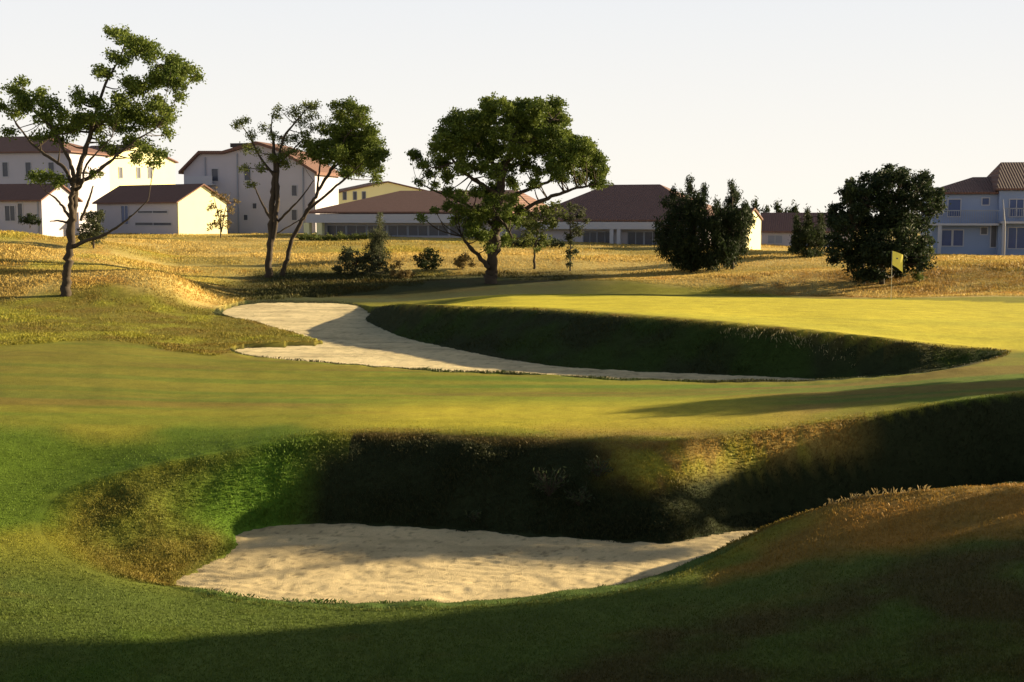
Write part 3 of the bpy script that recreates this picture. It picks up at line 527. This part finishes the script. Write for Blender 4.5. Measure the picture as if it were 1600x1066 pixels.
shrub('hedge', 'dark low hedge behind the small round-headed tree', 'hedge', 830, 390, [(u, 380+rng.normal(), 7) for u in range(785, 880, 9)], 'yew', stems=[(u, 387, 379, 1) for u in (800, 850)], depth=.8, Yo=98)
# far conifer tips over the roofs
for i, (u, vt, w, Y, lab) in enumerate([(243, 274, 8, 168, 'far dark conifer tip above the low roof, left of two'), (259, 270, 8, 170, 'far dark conifer tip above the low roof, right of two'),
  (1196, 326, 8, 205, 'far conifer tip close to the right conifer of the dark pair'), (1215, 320, 9, 200, 'tallest far conifer over the small brown roof'), (1232, 328, 7, 208, 'short far conifer over the middle of the small brown roof'),
  (1243, 322, 7, 204, 'narrow far conifer above the shaggy conifer'), (1296, 332, 9, 206, 'far conifer between the shaggy conifer and the huge bush'), (1180, 316, 5, 200, 'slim far conifer above the white wall')]):
    b = G(u, Y); vb = 372
    r = plant('far_conifer', lab, 'conifer', b, [[np.append(b, .2), np.append(PY(u, vt+4, Y), .05)]], px_clump(spire(u, vt, vb, w*1.5, 12), Y, .4, 1, 1.1), .30, 'yew', 'distant conifers beyond the roofs', sprig=.5, per=18, fill=1.6, upright=.5)
# ---------------------------------------------------------------- unseen trees added right of the view, foliage shaped to shade the course
cA, sA = math.cos(R(SUN_A)), math.sin(R(SUN_A)); TE = math.tan(R(SUN_E))
def shade_clumps(L, XT):
    """L: shadow points (x, y, z, r); the foliage sits up the sun's ray above x = XT"""
    out = []
    for x, y, z, r in L:
        t = (XT-x)/cA+rng.uniform(-1.2, 1.2); out.append((np.array([x+cA*t, y+sA*t, z+TE*t]), (r, r, r*.9), 1.))
    return out
def shade_tree(name, label, L, XT, kind='oak', fill=1.5, sprig=.3, leaf=.14):
    cl = shade_clumps(L, XT); cs = np.array([c[0] for c in cl]); bx, by = cs[:, 0].mean(), cs[:, 1].mean(); b = np.array([bx, by, H(bx, by)])
    top = cs[:, 2].max(); limbs = [[np.append(b-[0, 0, .2], .28), np.append(b+[.1, .1, (top-b[2])*.5], .18), np.append([bx, by, top], .04)]]
    plant(name, label, 'tree', b, limbs, cl, leaf, kind, 'unseen trees added right of the view for shade', sprig=sprig, per=26, fill=fill)
def band(P0, P1, n, r, z, j=.3):
    return [(P0[0]+(P1[0]-P0[0])*t+rng.normal()*j, P0[1]+(P1[1]-P0[1])*t+rng.normal()*j, z, r) for t in np.linspace(0, 1, n)]
def in_poly(P, n):
    """ground points seen inside a picture polygon: where shade lies on the course"""
    P = np.array(P, float); Pz = np.c_[P, np.zeros(len(P))]; out = []
    while len(out) < n:
        u = rng.uniform(P[:, 0].min(), P[:, 0].max()); v = rng.uniform(P[:, 1].min(), P[:, 1].max())
        if closed_dist(Pz, np.array([u]), np.array([v]))[1][0]: out.append(ground_at(u, v))
    return out
def on_line(P, n, j=2.):
    P = np.array(P, float); t = np.linspace(0, len(P)-1, n); return [ground_at(np.interp(a, range(len(P)), P[:, 0])+rng.normal()*j*3, np.interp(a, range(len(P)), P[:, 1])+abs(rng.normal())*j) for a in t]
def cl(pts, r): return [(p[0], p[1], p[2], r) for p in pts]
shade_tree('unseen_shade_oak', 'large broad oak added out of view to the right to shade the foreground', cl(in_poly([(-500, 1075), (-500, 1120), (1100, 1120), (1100, 990), (850, 1005), (500, 1030), (0, 1060)], 60), 1.0)+cl(on_line([(-300, 1058), (0, 1040), (500, 1000), (850, 967), (1100, 935)], 60), .42), 30)
shade_tree('unseen_shade_oak', 'bushy oak added out of view on the right to shade the near foreground', cl(in_poly([(1050, 1010), (1300, 970), (1600, 935), (1900, 930), (1900, 1100), (1050, 1100)], 60), .8)+cl(on_line([(1050, 955), (1300, 915), (1600, 880), (1900, 878)], 60), .26), 22, sprig=.18, leaf=.09)
shade_tree('unseen_shade_pine', 'round bushy pine added out of view on the right to shade the channel', cl(in_poly([(1150, 785), (1220, 750), (1300, 712), (1400, 685), (1600, 645), (1750, 640), (1750, 738), (1500, 745), (1300, 770), (1200, 795)], 90), .5)+cl(on_line([(1110, 788), (1190, 745), (1280, 703), (1400, 668), (1600, 633), (1750, 628)], 70, 1.), .18), 20, sprig=.16, leaf=.07)
shade_tree('unseen_shade_pine', 'slim pine added out of view to cast shade across the near bunker', cl(on_line([(385, 856), (520, 862), (700, 872), (850, 880), (1000, 886)], 46, 3.), .16), 27, sprig=.16, leaf=.08)
shade_tree('unseen_shade_pine', 'tall slim pine added out of view to cast shade across the fairway', cl(in_poly([(980, 646), (1100, 628), (1300, 614), (1650, 592), (1650, 606), (1300, 632), (1100, 646)], 45), .3), 27)
# ================================================================ buildings
M_wall = simple('white_render', (.42, .40, .455), .9, .06, .8, .1); M_cream = simple('cream_render', (.76, .72, .42), .9, .06, .8, .1)
M_shade_blue = simple('shaded_blue_render', (.24, .30, .46), .9, .08, .8, .1); M_trim = simple('pale_trim', (.42, .42, .47), .7, .04, 2)  # blue of skylit shade put into the colour of white walls
M_glass = simple('dark_glass', (.07, .075, .10), .25, .2, 2); M_frame = simple('grey_frame', (.25, .27, .33), .6, .1, 2); M_bluewin = simple('blue_glass', (.05, .08, .2), .2, .2, 2)  # dark panes lifted slightly as painted distance haze
def roof_mat(name, col):
    m = simple(name, col, .85, .22, 3.5, .2); n = m.node_tree.nodes; l = m.node_tree.links; b = n['Principled BSDF']
    tc = n.new('ShaderNodeTexCoord'); wv = n.new('ShaderNodeTexWave'); wv.bands_direction = 'X'; wv.inputs['Scale'].default_value = 1.6; wv.inputs['Distortion'].default_value = .6
    l.new(tc.outputs['Object'], wv.inputs['Vector']); bp = n.new('ShaderNodeBump'); bp.inputs['Distance'].default_value = .06; bp.inputs['Strength'].default_value = .7
    l.new(wv.outputs[0], bp.inputs['Height']); l.new(bp.outputs[0], b.inputs['Normal']); return m
M_roof = roof_mat('clay_tiles', (.17, .095, .078)); M_roofd = roof_mat('dark_tiles', (.155, .085, .068)); M_eave = simple('dark_eave', (.06, .05, .05), .8, .1, 2)
class House:
    def __init__(s, name, label, A, B, zb, cat='house', group=None):
        a = np.array([(A[0]-800)/F*A[1]/slope(350)[1], A[1]]); b = np.array([(B[0]-800)/F*B[1]/slope(350)[1], B[1]])
        s.a, s.zb = a, zb; s.L = np.hypot(*(b-a)); s.d = (b-a)/s.L; s.n = np.array([-s.d[1], s.d[0]]); s.rz = math.atan2(s.d[1], s.d[0])
        s.root = empty(name, (a[0], a[1], zb), label, cat, group, s.rz)
    def loc(s, u, v, side='F', off=0.):   # local (distance along the face, height) seen at pixel (u,v)
        k, dd = slope(v); ray = np.array([(u-800)/F/dd, 1.])
        if side == 'F': o, t = s.a-s.n*off, s.d
        else: o, t = s.a+s.d*(s.L+off), s.n
        M = np.array([[ray[0], -t[0]], [ray[1], -t[1]]]); Y, x = np.linalg.solve(M, o); return x, CZ+k*Y-s.zb
    def part(s, name, mb, mat, parent=None): 
        o = mb.build(name, mat, parent or s.root); return o
    def window(s, u0, v0, u1, v1, side='F', name='window', glass=None, frame=None, off=0.):
        x0, z1 = s.loc(u0, v0, side, off); x1, z0 = s.loc(u1, v1, side, off); z0 = s.loc(u0, v1, side, off)[1]; t = .07
        f = MB(); g = MB()
        def bx(m, a, b, c, d, p, q):
            if side == 'F': m.box(a, -q-off, c, b, -p-off, d)
            else: m.box(s.L+off+p, a, c, s.L+off+q, b, d)
        bx(f, x0-t, x1+t, z0-t, z0, .004, .06); bx(f, x0-t, x1+t, z1, z1+t, .004, .06); bx(f, x0-t, x0, z0, z1, .004, .06); bx(f, x1, x1+t, z0, z1, .004, .06)
        if x1-x0 > .9: bx(f, (x0+x1)/2-.03, (x0+x1)/2+.03, z0, z1, .022, .05)
        bx(g, x0, x1, z0, z1, .004, .02)
        o = s.part(name, f, frame or M_trim); s.part('pane', g, glass or M_glass, o)
    def walls(s, h, D, mat, gable=0., name='wall'):
        m = MB(); x1 = s.L
        if gable: V = [(0, 0, -1), (0, D, -1), (0, D, h), (0, D/2, h+gable), (0, 0, h)]; V += [(x1, y, z) for _, y, z in V]; m.add(V, [(0, 1, 2, 3, 4), (9, 8, 7, 6, 5), (0, 4, 9, 5), (1, 6, 7, 2), (2, 7, 8, 3), (3, 8, 9, 4)])
        else: m.box(0, 0, -1, x1, D, h)
        s.D = D; s.h = h; return s.part(name, m, mat)
    def gable_roof(s, g, mat, o=.35, oe=.25, t=.14):
        h, D, L = s.h, s.D, s.L; k = g/(D/2); m = MB()
        P = [(-o, h-o*k+.03), (D/2, h+g+.03), (D+o, h-o*k+.03), (D+o, h-o*k+.03+t), (D/2, h+g+.03+t), (-o, h-o*k+.03+t)]
        V = [(-oe, y, z) for y, z in P]+[(L+oe, y, z) for y, z in P]
        m.add(V, [(0, 1, 4, 5), (1, 2, 3, 4), (11, 10, 7, 6), (10, 9, 8, 7), (0, 6, 7, 1), (1, 7, 8, 2), (5, 4, 10, 11), (4, 3, 9, 10), (0, 5, 11, 6), (2, 8, 9, 3)])
        return s.part('roof', m, mat)
    def hip_roof(s, g, mat, r0, r1, o=.5, t=.15, x0=0, x1=None, D=None):
        """ridge from x=r0 to x=r1 at mid depth"""
        h = s.h+.02; D = D or s.D; L = s.L if x1 is None else x1; m = MB(); E = [(x0-o, -o), (L+o, -o), (L+o, D+o), (x0-o, D+o)]
        V = [(x, y, h) for x, y in E]+[(x, y, h+t) for x, y in E]+[(r0, D/2, h+t+g), (r1, D/2, h+t+g)]
        m.add(V, [(3, 2, 1, 0), (0, 1, 5, 4), (1, 2, 6, 5), (2, 3, 7, 6), (3, 0, 4, 7), (4, 5, 9, 8), (6, 7, 8, 9), (5, 6, 9), (7, 4, 8)])
        return s.part('roof', m, mat)
# far left two-storey block
h = House('apartment_house', 'white house block with hipped roof behind the leftmost tree, at the picture edge', (-120, 142), (112, 138), 1.5)
h.walls(9.4, 8, M_wall); h.hip_roof(1.9, M_roof, 5, h.L-5.5)
for u in (4, 40, 76): h.window(u, 254, u+9, 276)
h = House('apartment_house', 'cream house with its sunlit end wall beside the leftmost tree', (92, 152), (168, 148), 1.5)
h.walls(9.2, 11, M_cream, 1.8); h.gable_roof(1.8, M_roof)
for u in (186, 214, 232): h.window(u, 262, u+5, 278, 'R', frame=M_frame)
h = House('low_house', 'long low white house with brown roof at the left picture edge', (-90, 120), (66, 116), 1.6)
h.walls(4.0, 5, M_wall, 1.35); h.gable_roof(1.35, M_roofd)
h.window(8, 322, 24, 345); h.window(28, 318, 36, 348); m = MB(); x = h.loc(60, 330)[0]; m.box(x-.05, -.12, -.9, x+.05, -.01, 3.9); h.part('downpipe', m, M_frame)
h = House('low_house', 'long low white house with bright yellow sunlit gable end', (152, 130), (279, 122.5), 1.5)
h.walls(4.0, 6, M_cream, 1.6); h.gable_roof(1.6, M_roofd)
m = MB(); m.box(.05, -.03, -.9, h.L-.15, -.004, 3.95); h.part('shaded_front', m, M_wall)  # front in darker render: shade painted on it, sunlit yellow on the gable
h.window(190, 322, 201, 350, glass=M_bluewin, off=.03); h.window(212, 348, 268, 352, off=.03, name='vent_strip'); h.window(216, 330, 262, 333, off=.03, name='vent_strip')
# three storey house with a broken roofline
h = House('three_storey_house', 'tall three-storey white house with stepped brown roofline behind the slender tree', (287, 134), (492, 131), 1.3)
prof = [h.loc(u, v) for u, v in [(287, 268), (313, 241), (350, 241), (402, 226), (440, 238), (492, 270)]]
m = MB(); m.prism([(prof[0][0], -1)]+prof+[(prof[-1][0], -1)], 0, 7); h.D = 7; h.part('wall', m, M_wall)
m = MB(); ov = [(prof[0][0]-.35, prof[0][1]-.3)]+prof[1:-1]+[(prof[-1][0]+.4, prof[-1][1]-.25)]
m.prism([(x, z+.02) for x, z in ov]+[(x, z+.32) for x, z in ov[::-1]], -.5, 7.5); h.part('roof', m, M_roofd)
h.window(331, 264, 341, 283); h.window(330, 302, 340, 311); h.window(382, 262, 392, 282); h.window(381, 336, 387, 344); h.window(456, 290, 464, 306); h.window(395, 318, 401, 326); h.window(331, 336, 339, 348); h.window(456, 328, 464, 344)
for u in (322, 372, 474):
    x = h.loc(u, 300)[0]; zt = h.loc(u, {322: 246, 372: 240, 474: 262}[u])[1]; m = MB(); m.box(x-.06, -.13, -.9, x+.06, -.01, zt); h.part('downpipe', m, M_frame)
m = MB(); m.box(-.03, -.06, -.9, h.L+.03, -.004, .55); h.part('plinth', m, M_frame)
m = MB(); x0, z0 = h.loc(296, 288); x1, _ = h.loc(338, 288); m.box(x0, -1., z0-.15, x1, -.003, z0); m.box(x0, -1., z0, x1, -.92, z0+.8); h.part('balcony', m, M_trim)
m = MB(); x0, z1 = h.loc(337, 238); x1, _ = h.loc(364, 238); zc = h.loc(350, 227)[1]; m.box(x0+.15, 4, z1-.5, x0+.3, 4.6, zc); m.box(x1-.3, 4, z1-.5, x1-.15, 4.6, zc); m.box(x0+.6, 4, z1-.5, x1-.6, 4.6, zc-.25)
m.box(x0-.1, 3.8, zc, x1+.1, 4.8, zc+.42); h.part('chimney', m, M_eave)
# sunlit cream building behind the leaning tree
h = House('cream_building', 'cream sunlit building showing between the leaning tree and the clubhouse roof', (496, 168), (522, 160), 1.3, 'building')
h.walls(5.6, 14, M_cream, 1.5); h.gable_roof(1.5, M_roof)
for u in (536, 552, 566): h.window(u, 300, u+5, 312, 'R', frame=M_frame)
# clubhouse: two hipped wings
h = House('clubhouse', 'long low clubhouse wing with brown hipped roof and white columns left of the broad tree', (500, 118), (790, 112), 1.9, 'building')
h.walls(2.45, 12, M_wall); h.hip_roof(2.0, M_roof, 5.4, h.L-1, o=1.)
m = MB(); m.box(-.9, -.95, 1.62, h.L+.2, -.75, 2.4); h.part('fascia', m, M_trim)
for u0, u1 in ((512, 540), (543, 572), (575, 604), (607, 636), (639, 668), (671, 700), (704, 732)): h.window(u0, 353, u1, 368, glass=M_glass, frame=M_frame)
for x in (-1.2, .1): 
    m = MB(); m.box(x, -.9, -1, x+.55, -.35, 1.62); tag(h.part('column', m, M_cream))
h = House('clubhouse', 'clubhouse wing with tall brown hipped roof between the broad tree and the dark conifers', (835, 111), (1100, 106), 1.3, 'building')
h.walls(2.35, 13, M_wall); h.hip_roof(3.1, M_roof, h.loc(915, 300)[0], h.loc(1003, 300)[0], o=1.)
m = MB(); m.box(-.9, -.98, 1.72, h.L+.9, -.78, 2.33); h.part('fascia', m, M_trim)
for u0, u1 in ((912, 932), (934, 957), (982, 1005), (1008, 1032)): h.window(u0, 363, u1, 384, glass=M_glass, frame=M_frame, off=0)
for u in (960, 971):
    x = h.loc(u, 370)[0]; m = MB(); m.box(x-.16, -.95, -1, x+.16, -.63, 1.72); h.part('column', m, M_trim)
h = House('white_shed', 'narrow white sunlit end wall between the dark conifer pair and a brown roof', (1118, 101.4), (1165, 100.2), 1.2, 'shed')
h.walls(2.6, 3.8, M_cream, .8); h.gable_roof(.8, M_roofd, .15, .12)
h = House('small_house', 'small low house with brown roof left of the shaggy conifer', (1190, 122), (1330, 120), .7)
h.walls(2.0, 7, M_wall, 1.6); h.gable_roof(1.6, M_roof)
h.window(1200, 368, 1222, 380, glass=M_frame, name='shutter')
# two-storey house with shade-blue walls on the right: lower wing and taller wing
h = House('balcony_house', 'two-storey house shaded blue-grey with long balcony right of the huge dark bush', (1456, 97), (1558, 96), .9)
h.walls(h.loc(1500, 304)[1], 9, M_shade_blue); h.hip_roof(1.25, M_roofd, h.loc(1532, 300)[0], h.L+1, o=.35)
zs = h.loc(1500, 349)[1]; m = MB(); m.box(-.2, -1.1, zs-.16, h.L-.02, -.003, zs); h.part('balcony_slab', m, M_trim)
m = MB(); m.box(-.1, -1.08, zs+.9, h.L-.05, -1.02, zs+.98); [m.box(x, -1.07, zs, x+.03, -1.03, zs+.9) for x in np.arange(0, h.L-.1, .16)]; h.part('railing', m, M_frame)
h.window(1463, 316, 1472, 336, glass=M_bluewin); h.window(1482, 312, 1500, 338, glass=M_bluewin); h.window(1535, 310, 1545, 320, glass=M_bluewin); h.window(1472, 360, 1486, 384, glass=M_bluewin); h.window(1490, 360, 1504, 384, glass=M_bluewin); h.window(1533, 356, 1542, 366); h.window(1549, 352, 1556, 386, name='door')
m = MB(); x = h.loc(1466, 370)[0]; m.box(x-.12, -1.05, -.8, x+.12, -.85, zs-.16); h.part('column', m, M_trim)
h = House('balcony_house', 'taller house wing shaded blue-grey with steep dark roof at the right picture edge', (1560, 95.5), (1760, 94), .9)
h.walls(h.loc(1590, 298)[1], 9, M_shade_blue); h.hip_roof(2.1, M_roofd, .9, h.L-1.6, o=.25)
zs = h.loc(1590, 346)[1]; m = MB(); m.box(0, -1.1, zs-.16, h.L, -.003, zs); h.part('balcony_slab', m, M_trim)
m = MB(); m.box(.05, -1.08, zs+.9, h.L, -1.02, zs+.98); [m.box(x, -1.07, zs, x+.03, -1.03, zs+.9) for x in np.arange(.1, h.L, .16)]; h.part('railing', m, M_frame)
h.window(1578, 312, 1598, 338, glass=M_bluewin); h.window(1576, 356, 1600, 388, glass=M_bluewin); h.window(1612, 356, 1630, 388, glass=M_bluewin)
m = MB(); m.box(.1, -1.05, -.8, .32, -.85, zs-.16); h.part('column', m, M_trim)
b = G(1567, 88); m = MB(); m.tube([b-[0, 0, .2], b+[0, 0, 2], PY(1567, 312, 88)], [.06, .05, .035], 8); p = m.build('pole', simple('grey_pole', (.3, .3, .32), .6), None, True, tuple(b)); tag(p, 'thin grey pole before the houses shaded blue-grey at right', 'pole')
# ================================================================ the flag
fb = ground_at(1392, 470); Yf = fb[1]
fr = empty('golf_flag', tuple(fb), 'yellow golf flag on a thin white pole standing on the green', 'flag')
m = MB(); top = PY(1393, 392, Yf)-fb; m.tube([(0, 0, -.1), (0, 0, 1), (top[0]*.2, 0, top[2])], [.011, .010, .008], 8); o = m.build('pole', simple('flag_pole', (.45, .43, .30), .5), fr, True)
gx, gz = np.meshgrid(np.linspace(0, 1, 14), np.linspace(0, 1, 10)); W = 17*Yf/F; Hh = 27*Yf/F
fx = .012+gx*W; fz = top[2]-.01-gz*Hh*(.80+.2*gx)-gx**1.3*.16; fy = .05*np.sin(gx*7+gz*2)*gx
V = np.stack([fx, fy, fz], -1).reshape(-1, 3); i = np.arange(140).reshape(10, 14); Q = np.stack([i[:-1, :-1], i[:-1, 1:], i[1:, 1:], i[1:, :-1]], -1).reshape(-1, 4)
V2 = np.concatenate([V, V+[0, .004, 0]]); Q2 = np.concatenate([Q, Q[:, ::-1]+140])
fm = simple('flag_cloth', (.85, .74, .16), .8, .04, 5); fo = mesh_obj('cloth', V2, Q2, fm, fr, True)
m = MB(); cx, cz = .012+.42*W, top[2]-.2-.16*Hh; ang = np.linspace(0, 2*math.pi, 13)[:-1]; yy = .05*math.sin(.42*7+.4*2)*.42
m.add([(cx+.035*math.cos(a), yy-.012, cz+.03*math.sin(a)) for a in ang]+[(cx+.035*math.cos(a), yy-.004, cz+.03*math.sin(a)) for a in ang], [tuple(range(12))[::-1], tuple(range(12, 24))]+[(k, (k+1) % 12, 12+(k+1) % 12, 12+k) for k in range(12)])
m.build('emblem', simple('flag_emblem', (.04, .05, .12), .8), fo)
# ================================================================ grass
def blades(name, XY, h, w, lean, tip, kindlab='stuff', flat_dir=None, zoff=-.01, colr=None):
    """one mesh of grass blades rooted on the terrain; h array of heights"""
    n = len(XY); x, y = XY[:, 0], XY[:, 1]
    z, d1, t1, d2, t2 = height(x, y, True); c = albedo(x, y, z, d1, t1, d2, t2) if colr is None else np.tile(colr, (n, 1))
    c = c*(.82+.4*rng.random((n, 1)))*np.array(tip); a = rng.random(n)*2*math.pi
    dx, dy = np.cos(a)*w/2, np.sin(a)*w/2; la = rng.random(n)*2*math.pi; ll = h*lean*rng.random(n)
    lx, ly = np.cos(la)*ll, np.sin(la)*ll
    if flat_dir is not None: lx = lx+h*flat_dir[0]; ly = ly+h*flat_dir[1]
    V = np.empty((n, 4, 3)); V[:, 0] = np.stack([x-dx, y-dy, z+zoff], -1); V[:, 1] = np.stack([x+dx, y+dy, z+zoff], -1)
    V[:, 2] = np.stack([x+dx*.7+lx*.4, y+dy*.7+ly*.4, z+h*.6], -1); V[:, 3] = np.stack([x+lx, y+ly, z+h*(1-.25*np.abs(lean))], -1)
    Fq = np.arange(n*4).reshape(n, 4)
    o = mesh_obj(name, V.reshape(-1, 3), Fq, M_blade, cols=np.repeat(np.clip(c, 0, 1), 4, 0)); return tag(o, kind='stuff')
def scatter(n, u0, u1, Y0, Y1):           # even over the ground as the near part needs more blades
    t = rng.random(n); Y = 1/(1/Y0+(1/Y1-1/Y0)*t); u = rng.uniform(u0, u1, n); return np.stack([(u-800)/F*Y, Y], -1)
# rough faces of the near hollow
P = scatter(640000, -200, 1950, 17.6, 31); z, d1, t1, d2, t2 = height(P[:, 0], P[:, 1], True)
k = (t1 > .03) & (d1 < 0) & ((t1 < .995) | ((P[:, 0] > 3.2) & ~closed_dist(SAND1, P[:, 0], P[:, 1])[1])); Q = P[k]; n = len(Q); print('hollow blades', n)
cl = sstep(fbm(Q[:, 0]*1.1, Q[:, 1]*1.1, 5, 3), -.35, .5); fr = (1-sstep(Q[:, 1], 19.2, 20.6))*sstep(Q[:, 0], -5.3, -4.5); lf = 1-sstep(Q[:, 0], -5, -3.5)
keep = rng.random(n) < 1-.8*fr; Q, cl, fr, lf = Q[keep], cl[keep], fr[keep], lf[keep]; n = len(Q)
blades('rough_grass', Q, (.015+(.09-.05*lf)*rng.random(n)*(.25+.75*cl))*(1-.8*fr)*sstep(height(Q[:, 0], Q[:, 1], True)[2], -.05, .3)+.012, .008, .9, (1.15, 1.05, 1.0))
# lip of both bunkers
P = scatter(130000, -200, 1950, 16.5, 31); z, d1, t1, d2, t2 = height(P[:, 0], P[:, 1], True)
k = (np.abs(d1) < .12) & (P[:, 0] > -4.5); Q = P[k]; n = len(Q); print('lip', n)
blades('rim_grass', Q, .02+.03*rng.random(n), .012, .8, (1.2, 1.0, 1.0))
# ragged tufts hanging over the sand's near lip
P = scatter(90000, -100, 1750, 17.2, 21.5); ds, ins, _ = closed_dist(SAND1, P[:, 0], P[:, 1]); tf = fbm(P[:, 0]*2.3, P[:, 1]*2.3, 33, 3)
k = (ds < .10) & (tf > -.05); Q = P[k]; n = len(Q)
blades('lip_grass', Q, (.02+.06*rng.random(n))*sstep(tf[k], -.1, .5)+.01, .01, .9, (.9, .95, 1.0))
# foreground and fairway turf
P = scatter(420000, -260, 1880, 10.0, 26.5); z, d1, t1, d2, t2 = height(P[:, 0], P[:, 1], True)
k = (d1 > .05); Q = P[k]; n = len(Q); hh = (.012+.022*rng.random(n)); mo = zmask(Q[:, 0], Q[:, 1], MOUND, 1.); hh = hh+mo*.03*rng.random(n)
blades('mown_grass', Q, hh*(1-sstep(Q[:, 1], 23, 26.5)*.9), .012, .8, (1.05, 1.05, 1.0))
# far hollow faces and the olive patch at the left
P = scatter(380000, -260, 1860, 33, 62); z, d1, t1, d2, t2 = height(P[:, 0], P[:, 1], True)
ns2 = P[:, 1] < np.interp(P[:, 0], NEAR2[:, 0], NEAR2[:, 1])+.5
k = ((t2 > .05) & (t2 < .99) & ~ns2) | (zmask(P[:, 0], P[:, 1], PATCH, .4) > .5); Q = P[k]; n = len(Q); print('far', n)
blades('tussock_grass', Q, .02+.07*rng.random(n)*(.4+sstep(fbm(Q[:, 0]*.9, Q[:, 1]*.9, 17, 2), -.3, .5)), .022, .9, (1.2, 1.1, 1.0))
# golden rough
P = scatter(540000, -300, 1950, 50, 125); gm = zmask(P[:, 0], P[:, 1], GOLD, 1.5); ge = zmask(P[:, 0], P[:, 1], GREEN, .5)
z, d1, t1, d2, t2 = height(P[:, 0], P[:, 1], True); tall = sstep(fbm(P[:, 0]*.25, P[:, 1]*.25, 77, 3), -.2, .5)
k = (gm > .5) & (ge < .05) & (t2 == 0); Q = P[k]; n = len(Q); print('gold', n)
blades('dry_rough_grass', Q, (.04+.16*rng.random(n))*(.4+.9*tall[k]), .04, .8, (1.15, 1.05, .9))
# dry seed stalks: on the far face and on the crest of the right mound
def stalks(name, cent, n, h0, h1, colr, r):
    c = cent[rng.integers(0, len(cent), n)]; XY = c+rng.normal(size=(n, 2))*r
    return blades(name, XY, h0+(h1-h0)*rng.random(n)**1.6, .013, .8, (1, 1, 1), colr=np.array(colr))
line = np.array([ground_at(rng.choice([1285, 1300, 1322, 1330, 1365, 1385, 1420, 1455])+rng.normal()*9, 790)[:2]*0+G(1285+rng.beta(1.2, 2.2)*190, 20.15)[:2] for _ in range(26)])
stalks('dry_stalks', line, 200, .03, .16, (.26, .19, .08), .05)
line = np.array([ground_at(u, v)[:2] for u, v in [(1135, 521), (1160, 522), (1172, 523), (1190, 525), (1215, 529), (1240, 533), (1250, 535), (1262, 538), (1285, 545), (1302, 554), (1325, 563)]])
stalks('dry_stalks', line, 230, .04, .17, (.34, .29, .15), .12)
# leafy weeds in the shaded bank
def weed(u, v, z, s, label, n=34):
    p = ground_at(u, v); b = (p[0], p[1], p[2]); root = empty('weed', b, label, 'plant', 'weeds on the bunker bank')
    st = MB(); C = []; A = []
    for i in range(n):
        a = rng.uniform(0, 2*math.pi); l = s*rng.uniform(.5, 1); e = rng.uniform(.5, 1.3); tip = np.array([math.cos(a)*math.cos(e)*l, math.sin(a)*math.cos(e)*l*.7-.1*s, math.sin(e)*l])
        st.tube([(0, 0, -.02), tip*.5+[0, 0, .05*s], tip], [.006, .005, .003], 4)
        for k in range(5): C.append(tip*(.5+.13*k)+rng.normal(size=3)*.03); A.append(tip/np.linalg.norm(tip)*.6+rng.normal(size=3)*.5)
    C = np.array(C); A = np.array(A); A /= np.linalg.norm(A, axis=1)[:, None]; B = np.cross(A, rand_dirs(len(A))); B /= np.linalg.norm(B, axis=1)[:, None]
    V, Fq = quads_from(C, A*.042, B*.013, 0); c = np.array([.05, .065, .028])*(.7+.6*rng.random((len(C), 1)))
    mesh_obj('leaves', V, Fq, M_leaf, root, cols=np.repeat(c, 4, 0)); st.build('stems', M_bark, root)
weed(858, 775, -.9, .55, 'pale-leaved bushy weed on the dark bank above the near sand, tallest of its kind')
weed(905, 790, -1.1, .4, 'pale-leaved weed low on the bank just right of the tallest weed', 22)
weed(740, 815, -1.25, .25, 'small creeping weed at the sand edge, leftmost of the bank weeds', 16)
weed(935, 745, -.7, .38, 'medium weed high on the bank where the sunlit slope begins', 22)
